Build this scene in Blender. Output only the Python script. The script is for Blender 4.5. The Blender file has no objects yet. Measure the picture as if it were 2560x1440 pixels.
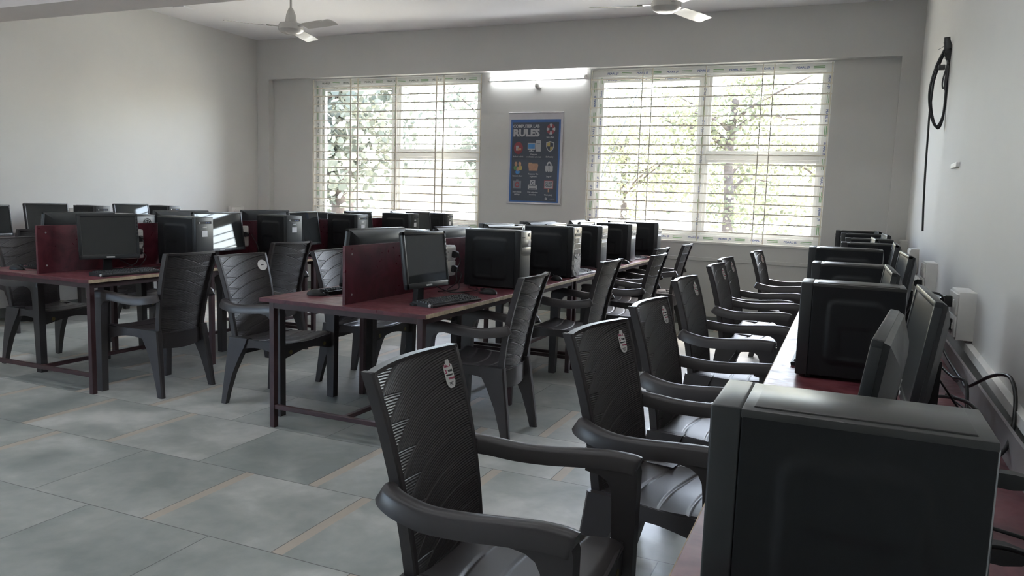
TUBE, SKY, SUN, EXPO, SROT = 8.5, 1.0, 5.0, 2.1, 10
import bpy, bmesh, math, random
from mathutils import Vector, Matrix
random.seed(7)
SC = bpy.context.scene
COL = SC.collection
PI = math.pi
R = math.radians

# ------------------------------------------------------------------ materials
def newmat(name):
    m = bpy.data.materials.new(name); m.use_nodes = True
    nt = m.node_tree
    return m, nt, nt.nodes['Principled BSDF']

def mat(name, col, rough=.5, metal=0., var=0., scale=8., bump=0., bscale=60., emit=None, coat=0., stretch=None, spec=.5):
    m, nt, b = newmat(name)
    N, L = nt.nodes.new, nt.links.new
    b.inputs['Base Color'].default_value = (*col, 1)
    b.inputs['Roughness'].default_value = rough
    b.inputs['Metallic'].default_value = metal
    b.inputs['Coat Weight'].default_value = coat
    b.inputs['Specular IOR Level'].default_value = spec
    tc = N('ShaderNodeTexCoord')
    src = tc.outputs['Object']
    if stretch:
        mp = N('ShaderNodeMapping'); mp.inputs['Scale'].default_value = stretch
        L(src, mp.inputs['Vector']); src = mp.outputs['Vector']
    if var:
        n = N('ShaderNodeTexNoise'); n.inputs['Scale'].default_value = scale
        n.inputs['Detail'].default_value = 5
        L(src, n.inputs['Vector'])
        r = N('ShaderNodeMapRange')
        r.inputs['From Min'].default_value = .3; r.inputs['From Max'].default_value = .7
        r.inputs['To Min'].default_value = 1 - var; r.inputs['To Max'].default_value = 1 + var
        L(n.outputs['Fac'], r.inputs['Value'])
        mx = N('ShaderNodeMix'); mx.data_type = 'RGBA'; mx.blend_type = 'MULTIPLY'
        mx.inputs['Factor'].default_value = 1
        mx.inputs['A'].default_value = (*col, 1)
        L(r.outputs['Result'], mx.inputs['B'])
        L(mx.outputs['Result'], b.inputs['Base Color'])
        r2 = N('ShaderNodeMapRange')
        r2.inputs['To Min'].default_value = max(.03, rough - .08); r2.inputs['To Max'].default_value = rough + .08
        L(n.outputs['Fac'], r2.inputs['Value']); L(r2.outputs['Result'], b.inputs['Roughness'])
    if bump:
        n2 = N('ShaderNodeTexNoise'); n2.inputs['Scale'].default_value = bscale
        n2.inputs['Detail'].default_value = 4
        L(src, n2.inputs['Vector'])
        bp = N('ShaderNodeBump'); bp.inputs['Strength'].default_value = bump; bp.inputs['Distance'].default_value = .01
        L(n2.outputs['Fac'], bp.inputs['Height']); L(bp.outputs['Normal'], b.inputs['Normal'])
    if emit:
        b.inputs['Emission Color'].default_value = (*emit[0], 1)
        b.inputs['Emission Strength'].default_value = emit[1]
    return m

def floor_material():
    m, nt, b = newmat('kota_stone')
    N, L = nt.nodes.new, nt.links.new
    def math_(op, a, c=None, d=None):
        n = N('ShaderNodeMath'); n.operation = op
        for i, v in enumerate((a, c, d)):
            if v is None: continue
            if isinstance(v, (int, float)): n.inputs[i].default_value = v
            else: L(v, n.inputs[i])
        return n.outputs[0]
    tc = N('ShaderNodeTexCoord'); sp = N('ShaderNodeSeparateXYZ'); L(tc.outputs['Object'], sp.inputs[0])
    X, Y = sp.outputs[0], sp.outputs[1]
    RH, BW = .606, .667
    ry = math_('DIVIDE', math_('SUBTRACT', Y, 2.195), RH)
    row = math_('FLOOR', ry); fy = math_('MULTIPLY', math_('SUBTRACT', ry, row), RH)
    odd = math_('FLOORED_MODULO', row, 2.)
    off = math_('ADD', -2.565, math_('MULTIPLY', odd, .36))
    rx = math_('DIVIDE', math_('SUBTRACT', X, off), BW)
    colm = math_('FLOOR', rx); fx = math_('MULTIPLY', math_('SUBTRACT', rx, colm), BW)
    cb = N('ShaderNodeCombineXYZ'); L(row, cb.inputs[0]); L(colm, cb.inputs[1])
    wn = N('ShaderNodeTexWhiteNoise'); wn.noise_dimensions = '3D'; L(cb.outputs[0], wn.inputs['Vector'])
    rnd = wn.outputs['Value']
    # sand stone strip beside most upright joints
    strip = math_('MULTIPLY', math_('LESS_THAN', fx, .052), math_('GREATER_THAN', rnd, .28))
    jx = math_('LESS_THAN', math_('MINIMUM', fx, math_('SUBTRACT', BW, fx)), .0022)
    jy = math_('LESS_THAN', math_('MINIMUM', fy, math_('SUBTRACT', RH, fy)), .0024)
    joint = math_('MAXIMUM', jx, jy)
    # slab colour
    n1 = N('ShaderNodeTexNoise'); n1.inputs['Scale'].default_value = 2.3; n1.inputs['Detail'].default_value = 6
    n1.inputs['Distortion'].default_value = .6
    va = N('ShaderNodeVectorMath'); va.operation = 'MULTIPLY_ADD'
    L(cb.outputs[0], va.inputs[0]); va.inputs[1].default_value = (3.7, 5.1, 0); L(tc.outputs['Object'], va.inputs[2])
    L(va.outputs[0], n1.inputs['Vector'])
    n2 = N('ShaderNodeTexNoise'); n2.inputs['Scale'].default_value = 14; n2.inputs['Detail'].default_value = 5
    L(va.outputs[0], n2.inputs['Vector'])
    v = math_('ADD', math_('MULTIPLY', n1.outputs['Fac'], .68), math_('ADD', math_('MULTIPLY', n2.outputs['Fac'], .16), math_('MULTIPLY', rnd, .15)))
    cr = N('ShaderNodeValToRGB')
    cr.color_ramp.elements[0].position = .36; cr.color_ramp.elements[0].color = (.275, .30, .28, 1)
    cr.color_ramp.elements[1].position = .64; cr.color_ramp.elements[1].color = (.57, .565, .53, 1)
    e = cr.color_ramp.elements.new(.52); e.color = (.41, .425, .395, 1)
    L(v, cr.inputs[0])
    m1 = N('ShaderNodeMix'); m1.data_type = 'RGBA'; L(strip, m1.inputs['Factor']); L(cr.outputs[0], m1.inputs['A'])
    sc_ = N('ShaderNodeMix'); sc_.data_type = 'RGBA'; L(n2.outputs['Fac'], sc_.inputs['Factor'])
    sc_.inputs['A'].default_value = (.46, .395, .32, 1); sc_.inputs['B'].default_value = (.55, .485, .405, 1)
    L(sc_.outputs['Result'], m1.inputs['B'])
    m2 = N('ShaderNodeMix'); m2.data_type = 'RGBA'; L(math_('MULTIPLY', joint, .75), m2.inputs['Factor'])
    L(m1.outputs['Result'], m2.inputs['A']); m2.inputs['B'].default_value = (.07, .07, .065, 1)
    L(m2.outputs['Result'], b.inputs['Base Color'])
    rr = N('ShaderNodeMapRange'); rr.inputs['From Min'].default_value = .3; rr.inputs['From Max'].default_value = .7
    rr.inputs['To Min'].default_value = .30; rr.inputs['To Max'].default_value = .52
    L(n1.outputs['Fac'], rr.inputs['Value']); L(rr.outputs['Result'], b.inputs['Roughness'])
    bp = N('ShaderNodeBump'); bp.inputs['Strength'].default_value = .25; bp.inputs['Distance'].default_value = .004
    L(math_('SUBTRACT', n2.outputs['Fac'], math_('MULTIPLY', joint, 1.5)), bp.inputs['Height']); L(bp.outputs['Normal'], b.inputs['Normal'])
    return m

def laminate(name, dark, light, rough=.38, scale=6.):
    m, nt, b = newmat(name)
    N, L = nt.nodes.new, nt.links.new
    tc = N('ShaderNodeTexCoord')
    n = N('ShaderNodeTexNoise'); n.inputs['Scale'].default_value = scale; n.inputs['Detail'].default_value = 7
    n.inputs['Distortion'].default_value = 1.2; n.inputs['Roughness'].default_value = .62
    L(tc.outputs['Object'], n.inputs['Vector'])
    cr = N('ShaderNodeValToRGB')
    cr.color_ramp.elements[0].position = .36; cr.color_ramp.elements[0].color = (*dark, 1)
    cr.color_ramp.elements[1].position = .62; cr.color_ramp.elements[1].color = (*light, 1)
    L(n.outputs['Fac'], cr.inputs[0]); L(cr.outputs[0], b.inputs['Base Color'])
    n2 = N('ShaderNodeTexNoise'); n2.inputs['Scale'].default_value = 30; L(tc.outputs['Object'], n2.inputs['Vector'])
    rr = N('ShaderNodeMapRange'); rr.inputs['To Min'].default_value = rough - .1; rr.inputs['To Max'].default_value = rough + .16
    L(n2.outputs['Fac'], rr.inputs['Value']); L(rr.outputs['Result'], b.inputs['Roughness'])
    return m

def glass_material():
    m = bpy.data.materials.new('window_glass'); m.use_nodes = True
    nt = m.node_tree; nt.nodes.clear()
    N, L = nt.nodes.new, nt.links.new
    o = N('ShaderNodeOutputMaterial'); mx = N('ShaderNodeMixShader'); t = N('ShaderNodeBsdfTransparent'); g = N('ShaderNodeBsdfGlossy')
    g.inputs['Roughness'].default_value = .02; t.inputs['Color'].default_value = (.96, .975, .97, 1)
    f = N('ShaderNodeFresnel'); f.inputs['IOR'].default_value = 1.25
    L(f.outputs[0], mx.inputs[0]); L(t.outputs[0], mx.inputs[1]); L(g.outputs[0], mx.inputs[2]); L(mx.outputs[0], o.inputs[0])
    return m

def leaf_material(name, c1, c2):
    m = bpy.data.materials.new(name); m.use_nodes = True
    nt = m.node_tree; nt.nodes.clear()
    N, L = nt.nodes.new, nt.links.new
    o = N('ShaderNodeOutputMaterial'); mx = N('ShaderNodeMixShader'); mx.inputs[0].default_value = .45
    d = N('ShaderNodeBsdfDiffuse'); t = N('ShaderNodeBsdfTranslucent')
    tc = N('ShaderNodeTexCoord'); n = N('ShaderNodeTexNoise'); n.inputs['Scale'].default_value = 1.6; n.inputs['Detail'].default_value = 4
    L(tc.outputs['Object'], n.inputs['Vector'])
    cr = N('ShaderNodeValToRGB'); cr.color_ramp.elements[0].position = .38; cr.color_ramp.elements[0].color = (*c1, 1)
    cr.color_ramp.elements[1].position = .62; cr.color_ramp.elements[1].color = (*c2, 1)
    L(n.outputs['Fac'], cr.inputs[0]); L(cr.outputs[0], d.inputs[0]); L(cr.outputs[0], t.inputs[0])
    L(d.outputs[0], mx.inputs[1]); L(t.outputs[0], mx.inputs[2]); L(mx.outputs[0], o.inputs[0])
    return m

MT = dict(
    floor=floor_material(),
    wall=mat('wall_plaster', (.63, .625, .605), .62, var=.035, scale=1.3, bump=.06, bscale=9),
    ceil=mat('ceiling_plaster', (.80, .80, .82), .75, var=.02, scale=1.2),
    beam=mat('beam_plaster', (.60, .565, .555), .7, var=.04, scale=2),
    skirt=mat('stone_skirting', (.20, .21, .20), .4, var=.2, scale=5),
    whitepaint=mat('white_paint', (.8, .79, .76), .45, var=.03, scale=6),
    upvc=mat('white_upvc', (.82, .83, .82), .3, var=.02, scale=3),
    cream=mat('cream_enamel', (.80, .76, .66), .45, var=.12, scale=20),
    glass=glass_material(),
    chair=mat('brown_plastic', (.041, .035, .036), .37, var=.12, scale=5),
    chaird=mat('brown_plastic_matt', (.040, .034, .034), .42, var=.12, scale=5),
    stud=mat('bronze_stud', (.20, .16, .07), .35, .6, var=.2, scale=60),
    tag=mat('tag_paper', (.72, .70, .68), .5, var=.05, scale=50),
    tagred=mat('tag_print_red', (.42, .03, .10), .5, var=.1, scale=90),
    tagblk=mat('tag_print_black', (.03, .03, .03), .5, var=.1, scale=90),
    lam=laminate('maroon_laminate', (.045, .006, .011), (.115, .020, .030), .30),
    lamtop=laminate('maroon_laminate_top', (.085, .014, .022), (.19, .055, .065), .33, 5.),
    lampurp=laminate('purple_laminate', (.055, .02, .03), (.12, .05, .06), .38),
    rawedge=mat('raw_board_edge', (.42, .32, .21), .7, var=.3, scale=25),
    greyboard=mat('grey_board', (.26, .24, .24), .5, var=.16, scale=6, stretch=(1, 1, .3)),
    frame=mat('maroon_steel_paint', (.045, .018, .020), .38, var=.25, scale=14),
    case=mat('black_sheet_steel', (.010, .0105, .012), .46, var=.10, scale=9, bump=.02, bscale=400, spec=.32),
    casetop=mat('greyer_black_steel', (.032, .032, .031), .33, var=.2, scale=7),  # tower tops: greyer and glossier than the sides
    plastic=mat('black_plastic', (.014, .0145, .016), .44, var=.12, scale=12, spec=.35),
    plasticm=mat('charcoal_plastic', (.028, .030, .032), .36, var=.12, scale=12),
    greyp=mat('grey_plastic', (.16, .16, .155), .35, var=.1, scale=18),
    dgreyp=mat('dark_grey_plastic', (.055, .057, .06), .35, var=.1, scale=18),
    silver=mat('silver_plastic', (.46, .46, .46), .28, .35, var=.08, scale=18),
    mesh=mat('silver_mesh', (.36, .36, .36), .4, .3, var=.6, scale=160),
    galv=mat('galvanised_steel', (.38, .39, .40), .36, .8, var=.15, scale=12),
    screen=mat('lcd_glass', (.032, .034, .035), .03, spec=.5),
    mscreen=mat('matt_lcd_glass', (.034, .036, .036), .30, spec=.6),
    badge=mat('badge_print', (.55, .56, .56), .4, var=.1, scale=80),
    label=mat('white_label', (.72, .72, .74), .55, var=.03, scale=40),
    key=mat('keycap_plastic', (.016, .016, .018), .42, var=.15, scale=70),
    rubber=mat('black_rubber', (.010, .010, .011), .45, var=.1, scale=50),
    cable=mat('black_cable', (.012, .012, .013), .38, var=.1, scale=50),
    dcable=mat('grey_cable', (.05, .05, .05), .45, var=.1, scale=50),
    wcable=mat('white_cable', (.7, .7, .7), .4, var=.05, scale=50),
    socket=mat('white_socket_plastic', (.70, .69, .66), .32, var=.04, scale=14),
    hole=mat('dark_recess', (.012, .012, .012), .6, var=.1, scale=50),
    fan=mat('fan_enamel', (.62, .61, .58), .25, var=.04, scale=8, coat=.3),
    tube=mat('tube_light', (.9, .9, .9), .4, var=.01, emit=((.95, .98, 1.), TUBE)),
    posterw=mat('poster_white', (.58, .57, .60), .45, var=.04, scale=8),
    pblue=mat('poster_blue', (.03, .115, .36), .35, var=.08, scale=8),
    pnavy=mat('poster_navy', (.022, .030, .055), .33, var=.06, scale=8),
    pgrey=mat('poster_grey', (.42, .42, .44), .45, var=.05, scale=30),
    pgrey2=mat('poster_grey_shade', (.16, .17, .21), .45, var=.05, scale=30),
    pred=mat('poster_red', (.26, .045, .06), .45, var=.1, scale=30),
    porange=mat('poster_tan', (.46, .26, .15), .45, var=.1, scale=30),
    pyellow=mat('poster_yellow', (.42, .33, .11), .45, var=.1, scale=30),
    pgreen=mat('poster_green', (.08, .19, .07), .45, var=.1, scale=30),
    pskin=mat('poster_skin', (.44, .25, .16), .45, var=.1, scale=30),
    psky=mat('poster_sky', (.05, .22, .52), .4, var=.2, scale=14),
    prgreen=mat('film_print_green', (.20, .40, .19), .5, var=.15, scale=20),
    prblue=mat('film_print_blue', (.10, .15, .36), .5, var=.15, scale=20),
    prgrey=mat('film_print_grey', (.16, .20, .18), .5, var=.15, scale=20),
    bark=mat('tree_bark', (.10, .075, .06), .9, var=.4, scale=7, bump=.5, bscale=14),
    leaf=leaf_material('broad_leaves', (.115, .125, .105), (.21, .215, .165)),
    leaf2=leaf_material('pale_leaves', (.125, .13, .085), (.23, .23, .14)),
    ground=mat('dry_ground', (.40, .385, .32), .95, var=.3, scale=.5),
)

# ------------------------------------------------------------------ mesh helpers
def BM(): return bmesh.new()

def box(bm, x0, x1, y0, y1, z0, z1, bev=0., seg=2, mx=None):
    vs = [bm.verts.new((x, y, z)) for x in (x0, x1) for y in (y0, y1) for z in (z0, z1)]
    fs = [bm.faces.new([vs[i] for i in q]) for q in ((0, 1, 3, 2), (4, 6, 7, 5), (0, 4, 5, 1), (2, 3, 7, 6), (0, 2, 6, 4), (1, 5, 7, 3))]
    new = set(vs)
    if bev:
        es = list({e for f in fs for e in f.edges})
        r = bmesh.ops.bevel(bm, geom=es, offset=bev, segments=seg, affect='EDGES', profile=.5)
        new = {v for f in r['faces'] for v in f.verts} | {v for v in vs if v.is_valid}
    if mx is not None:
        bmesh.ops.transform(bm, matrix=mx, verts=[v for v in new if v.is_valid])
    return bm

def prism(bm, poly, axis, a, b):
    """extrude a 2D outline along an axis; poly is in the other two axes (cyclic order)."""
    def P(p, t):
        if axis == 'x': return (t, p[0], p[1])
        if axis == 'y': return (p[0], t, p[1])
        return (p[0], p[1], t)
    A = [bm.verts.new(P(p, a)) for p in poly]; B = [bm.verts.new(P(p, b)) for p in poly]
    n = len(poly)
    bm.faces.new(A); bm.faces.new(B[::-1])
    for i in range(n):
        j = (i + 1) % n
        bm.faces.new((A[j], A[i], B[i], B[j]))
    return bm

def loft(bm, rings, cap=True, close=True):
    V = [[bm.verts.new(p) for p in r] for r in rings]
    n = len(V[0])
    for a, b in zip(V, V[1:]):
        for i in range(n if close else n - 1):
            j = (i + 1) % n
            bm.faces.new((a[i], a[j], b[j], b[i]))
    if cap:
        bm.faces.new(V[0][::-1]); bm.faces.new(V[-1])
    return bm

def catmull(pts, k=6):
    P = [Vector(p) for p in pts]
    P = [P[0] * 2 - P[1]] + P + [P[-1] * 2 - P[-2]]
    out = []
    for i in range(1, len(P) - 2):
        a, b, c, d = P[i - 1:i + 3]
        for s in range(k):
            t = s / k
            out.append(.5 * ((2 * b) + (c - a) * t + (2 * a - 5 * b + 4 * c - d) * t * t + (3 * b - a - 3 * c + d) * t ** 3))
    out.append(P[-2])
    return out

def tube(bm, pts, r, seg=8, smooth=6, taper=None):
    P = catmull(pts, smooth) if smooth else [Vector(p) for p in pts]
    rings = []; up = Vector((0, 0, 1)); prev = None
    for i, p in enumerate(P):
        d = (P[min(i + 1, len(P) - 1)] - P[max(i - 1, 0)]).normalized()
        if prev is None:
            a = d.cross(up)
            if a.length < .05: a = d.cross(Vector((0, 1, 0)))
            a.normalize()
        else:
            a = (prev - d * prev.dot(d)).normalized()
        prev = a; b = d.cross(a)
        rr = r if taper is None else r + (taper - r) * i / (len(P) - 1)
        rings.append([p + a * (math.cos(2 * PI * k / seg) * rr) + b * (math.sin(2 * PI * k / seg) * rr) for k in range(seg)])
    return loft(bm, rings)

def lathe(bm, prof, seg=24, mx=None):
    rings = [[Vector((r * math.cos(2 * PI * k / seg), r * math.sin(2 * PI * k / seg), z)) for k in range(seg)] for r, z in prof]
    if mx is not None: rings = [[mx @ p for p in q] for q in rings]
    return loft(bm, rings)

def disc(bm, c, r, axis, a, b, seg=20):
    pts = [(c[0] + r * math.cos(2 * PI * k / seg), c[1] + r * math.sin(2 * PI * k / seg)) for k in range(seg)]
    return prism(bm, pts, axis, a, b)

def ring(bm, c, r0, r1, axis, a, b, seg=24):
    n = seg
    def P(u, v, t):
        return (t, u, v) if axis == 'x' else (u, t, v) if axis == 'y' else (u, v, t)
    vs = [[bm.verts.new(P(c[0] + r * math.cos(2 * PI * k / n), c[1] + r * math.sin(2 * PI * k / n), t)) for k in range(n)] for r, t in ((r0, a), (r1, a), (r1, b), (r0, b))]
    for q in range(4):
        A, B = vs[q], vs[(q + 1) % 4]
        for i in range(n):
            j = (i + 1) % n
            bm.faces.new((A[i], A[j], B[j], B[i]))
    return bm

def obj(name, bm, m, parent=None, smooth=None, label=None, kind=None):
    me = bpy.data.meshes.new(name)
    bmesh.ops.recalc_face_normals(bm, faces=bm.faces)
    bm.to_mesh(me); bm.free()
    me.materials.append(MT[m] if isinstance(m, str) else m)
    if smooth is not None:
        me.polygons.foreach_set('use_smooth', [True] * len(me.polygons))
        me.set_sharp_from_angle(angle=R(smooth))
    o = bpy.data.objects.new(name, me); COL.objects.link(o)
    if parent is not None: o.parent = parent
    if label: o['label'] = label
    if kind: o['kind'] = kind
    return o

def thing(name, label, cat, loc=(0, 0, 0), rz=0., group=None):
    o = bpy.data.objects.new(name, None); COL.objects.link(o)
    o.empty_display_size = .1
    o.location = loc; o.rotation_euler = (0, 0, rz)
    o['label'] = label; o['category'] = cat
    if group: o['group'] = group
    return o

def tag(o, label, cat, group=None):
    o['label'] = label; o['category'] = cat
    if group: o['group'] = group
    return o

def dup(root, loc, rz, label, group=None, skip=()):
    r = root.copy(); COL.objects.link(r)
    r.location = loc; r.rotation_euler = (0, 0, rz); r['label'] = label
    if group: r['group'] = group
    for ch in list(root.children):
        if ch.name.split('.')[0] in skip: continue
        c = ch.copy(); COL.objects.link(c); c.parent = r
        for g in list(ch.children):
            d = g.copy(); COL.objects.link(d); d.parent = c
    return r

def struct(name, bm, m, parent=None, smooth=None):
    o = obj(name, bm, m, parent, smooth)
    if parent is None: o['kind'] = 'structure'
    return o

_txt = {}
def textmesh(body, size, bold=0.):
    """flat lettering in the XY plane, centred, as (verts, faces)."""
    key = (body, size, bold)
    if key in _txt: return _txt[key]
    cu = bpy.data.curves.new('lettering', 'FONT'); cu.body = body; cu.size = size
    cu.align_x = 'CENTER'; cu.align_y = 'CENTER'; cu.resolution_u = 2; cu.offset = bold; cu.extrude = .0004
    o = bpy.data.objects.new('lettering', cu); COL.objects.link(o)
    dg = bpy.context.evaluated_depsgraph_get()
    me = bpy.data.meshes.new_from_object(o.evaluated_get(dg))
    res = ([v.co.copy() for v in me.vertices], [list(p.vertices) for p in me.polygons])
    bpy.data.objects.remove(o); bpy.data.curves.remove(cu); bpy.data.meshes.remove(me)
    _txt[key] = res
    return res

def addtext(bm, body, size, mx, bold=0., width=None):
    vs, fs = textmesh(body, size, bold)
    if not vs: return bm
    sx = 1.
    if width:
        w = max(v.x for v in vs) - min(v.x for v in vs); sx = width / max(w, 1e-6)
    nv = [bm.verts.new(mx @ Vector((v.x * sx, v.y, v.z))) for v in vs]
    for f in fs:
        try: bm.faces.new([nv[i] for i in f])
        except ValueError: pass
    return bm

ORD = ['nearest the camera', 'second from the camera', 'third from the camera', 'fourth from the camera', 'fifth from the camera',
       'sixth from the camera', 'seventh from the camera', 'eighth from the camera', 'ninth from the camera']
def frame_mx(o, right, up):
    r = Vector(right).normalized(); u = Vector(up).normalized(); n = r.cross(u)
    return Matrix(((r.x, u.x, n.x, o[0]), (r.y, u.y, n.y, o[1]), (r.z, u.z, n.z, o[2]), (0, 0, 0, 1)))

# ------------------------------------------------------------------ plastic armchair (front = +Y)
CH_TOP = .93
def back_y(z):
    t = (z - .40) / .53
    return -.165 - .045 * t - .07 * t * t
def back_hw(z):
    return .188 + .031 * (z - .40) / .53
BP = .068                     # height of one leaf of the pressed pattern
def rib(u, v):
    """ribs in overlapping leaves: short slanting ribs at one edge, long arching ribs over the rest"""
    c = .175 * (u - .36 * u * u)
    a = v + .052 * u
    k = math.floor(a / BP)
    lo, hi = k * BP + c, (k + 1) * BP - .052 * u
    if lo < v < hi:
        ph = a; dd = min(hi - v, (v - lo) * 1.2)
    else:
        ph = v - c; g = ph % BP; dd = min(g, BP - g)
    h = .0019 * abs(math.sin(PI * ph / (BP / 10)))
    if dd < .0032: h -= .0030 * (1 - dd / .0032)
    return h
def sag(x, z):
    hw = back_hw(z)
    return -(.020 + .014 * (z - .4) / .53) * max(0, 1 - (x / hw) ** 2)
def back_pt(u, z, d=0.):
    hw = back_hw(z) - .012
    x = hw * (1 - 2 * u)
    return Vector((x, back_y(z) + sag(x, z) + d, z + .004 * d))

def chair_back(bm):
    nu, nv = 120, 420
    z0, z1 = .395, CH_TOP - .006
    F, B = [], []
    for j in range(nv + 1):
        z = z0 + (z1 - z0) * j / nv
        rf, rb = [], []
        for i in range(nu + 1):
            u = i / nu
            h = rib(u, z - z0)
            rf.append(bm.verts.new(back_pt(u, z, .003 + h)))
            rb.append(bm.verts.new(back_pt(u, z, -.004 - h * .9)))
        F.append(rf); B.append(rb)
    for j in range(nv):
        for i in range(nu):
            bm.faces.new((F[j][i], F[j + 1][i], F[j + 1][i + 1], F[j][i + 1]))
            bm.faces.new((B[j][i], B[j][i + 1], B[j + 1][i + 1], B[j + 1][i]))
        for i in (0, nu):
            a = (F[j][i], B[j][i], B[j + 1][i], F[j + 1][i])
            bm.faces.new(a if i == 0 else a[::-1])
    for i in range(nu):
        bm.faces.new((F[0][i], F[0][i + 1], B[0][i + 1], B[0][i]))
        bm.faces.new((F[nv][i], B[nv][i], B[nv][i + 1], F[nv][i + 1]))
    return bm

def make_chair(name, label, loc, rz, group):
    t = thing(name, label, 'chair', loc, rz, group)
    obj('backrest', chair_back(BM()), 'chair', t, 50)
    # frame of the back: two stiles, top rim and a lower cross band
    bm = BM()
    for s in (-1, 1):
        rings = []
        for j in range(17):
            z = .40 + (CH_TOP - .40) * j / 16
            x = s * (back_hw(z) - .009); y = back_y(z)
            w, d0, d1 = .009, -.030, .003
            rings.append([(x - w, y + d0, z), (x + w, y + d0, z), (x + w, y + d1 - .004, z), (x + w - .004, y + d1, z), (x - w, y + d1, z)])
        loft(bm, rings)
    for z, hh, dep in ((CH_TOP - .006, .007, .017), (.402, .006, .014), (.832, .003, .010), (.748, .0025, .0085), (.660, .0025, .0085), (.572, .0025, .0085), (.484, .0025, .0085)):
        rings = []
        for i in range(25):
            x = (back_hw(z) - .006) * (1 - 2 * i / 24)
            y = back_y(z) + sag(x, z)
            f = .006 if dep > .012 else -.004
            rings.append([(x, y - dep, z - hh), (x, y + f, z - hh), (x, y + f, z + hh), (x, y - dep, z + hh)])
        loft(bm, rings)
    obj('back_frame', bm, 'chair', t, 35)
    # seat
    bm = BM()
    nx, ny = 44, 96
    T, U = [], []
    for j in range(ny + 1):
        y = -.165 + (.245 + .165) * j / ny
        hw = .188 + .030 * min(1, (y + .165) / .25)
        a, b = [], []
        for i in range(nx + 1):
            q = -1 + 2 * i / nx; x = hw * q
            z = .418 + .016 * abs(q) ** 3 + .006 * math.sin(PI * (y + .165) / .41) * -1 + .012 * max(0, (y - .02)) / .2
            if y > .205: z -= ((y - .205) / .04) ** 2 * .022
            for k in (-.075, .02, .115):
                d = abs(y - (k + .035 * q * q - .012))
                if d < .007: z -= .0034 * (1 - (d / .007) ** 2)
            a.append(bm.verts.new((x, y, z))); b.append(bm.verts.new((x, y, z - .008)))
        T.append(a); U.append(b)
    for j in range(ny):
        for i in range(nx):
            bm.faces.new((T[j][i], T[j][i + 1], T[j + 1][i + 1], T[j + 1][i]))
            bm.faces.new((U[j][i], U[j + 1][i], U[j + 1][i + 1], U[j][i + 1]))
        bm.faces.new((T[j][0], T[j + 1][0], U[j + 1][0], U[j][0])); bm.faces.new((T[j][nx], U[j][nx], U[j + 1][nx], T[j + 1][nx]))
    for i in range(nx):
        bm.faces.new((T[0][i], U[0][i], U[0][i + 1], T[0][i + 1])); bm.faces.new((T[ny][i], T[ny][i + 1], U[ny][i + 1], U[ny][i]))
    obj('seat', bm, 'chair', t, 40)
    # skirt under the seat
    bm = BM()
    for s in (-1, 1):
        rings = []
        for j in range(13):
            y = -.15 + .37 * j / 12
            hw = .188 + .030 * min(1, (y + .165) / .25)
            lo = .345 + .035 * math.sin(PI * j / 12)
            x = s * hw
            rings.append([(x - .005, y, lo), (x + .005, y, lo), (x + .005, y, .427), (x - .005, y, .427)])
        loft(bm, rings)
    rings = []
    for i in range(21):
        q = -1 + i / 10; x = .245 * q
        lo = .335 + .040 * math.cos(PI / 2 * q) ** 1.5 if abs(q) < 1 else .335
        y = .232 + .012 * (1 - q * q)
        rings.append([(x, y - .005, lo), (x, y + .005, lo), (x, y + .005, .418 + .012 * abs(q)), (x, y - .005, .418 + .012 * abs(q))])
    loft(bm, rings)
    rings = []
    for i in range(15):
        q = -1 + i / 7; x = .195 * q
        y = -.172 - .030 * (1 - q * q)
        lo = .318 - .020 * (1 - q * q)
        rings.append([(x, y - .005, lo), (x, y + .005, lo), (x, y + .005, .405), (x, y - .005, .405)])
    loft(bm, rings)
    obj('seat_skirt', bm, 'chair', t, 40)
    for s in (-1, 1):
        obj('stud', disc(BM(), (s * .165, .372), .0135, 'y', .232, .2455), 'stud', t, 40)
    obj('maker_plate', box(BM(), -.145, -.105, -.1935, -.184, .335, .372, .003), 'chaird', t, 40)
    # arms and legs
    for s in (-1, 1):
        path = [(.214, -.226, .650), (.231, -.212, .644), (.250, -.165, .636), (.262, -.09, .628), (.264, 0, .631), (.266, .09, .640), (.266, .18, .648), (.266, .238, .647), (.266, .264, .642)]
        P = catmull([(s * x, y, z) for x, y, z in path], 4)
        rings = []
        for i, p in enumerate(P):
            d = (P[min(i + 1, len(P) - 1)] - P[max(i - 1, 0)]).normalized()
            side = Vector((s, 0, 0)); side = (side - d * side.dot(d)).normalized()
            up = d.cross(side) * s
            if up.z < 0: up = -up
            f = min(1, .74 + i / 12)
            if i == len(P) - 1: f = .86
            w, h = .027 * f, .024
            prof = [(-1, -1), (-.92, .45), (-.6, .86), (0, 1.), (.6, .86), (.92, .45), (1, -1.25), (.80, -1.25), (.74, -.75), (-.8, -.75)]
            rings.append([p + side * (a * w) + up * (b * h) for a, b in prof])
        obj('armrest', loft(BM(), rings), 'chair', t, 40)
        # front leg with the rounded inner corner under the arm
        pl = [(.262, 0), (.2665, .62), (.262, .636), (.120, .628), (.118, .612), (.158, .606), (.182, .592), (.194, .568), (.198, .53), (.206, .30), (.214, 0)]
        bm = BM()
        def legx(z): return .262 - .006 * (1 - z / .63)
        A = [bm.verts.new((s * (legx(z) - .021), y, z)) for y, z in pl]; B = [bm.verts.new((s * (legx(z) + .0275 + .0015 * z), y, z)) for y, z in pl]
        bm.faces.new(A); bm.faces.new(B[::-1])
        for i in range(len(pl)):
            j = (i + 1) % len(pl); bm.faces.new((A[j], A[i], B[i], B[j]))
        obj('leg', bm, 'chair', t, 30)
        # splayed rear leg
        rings = []
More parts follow.
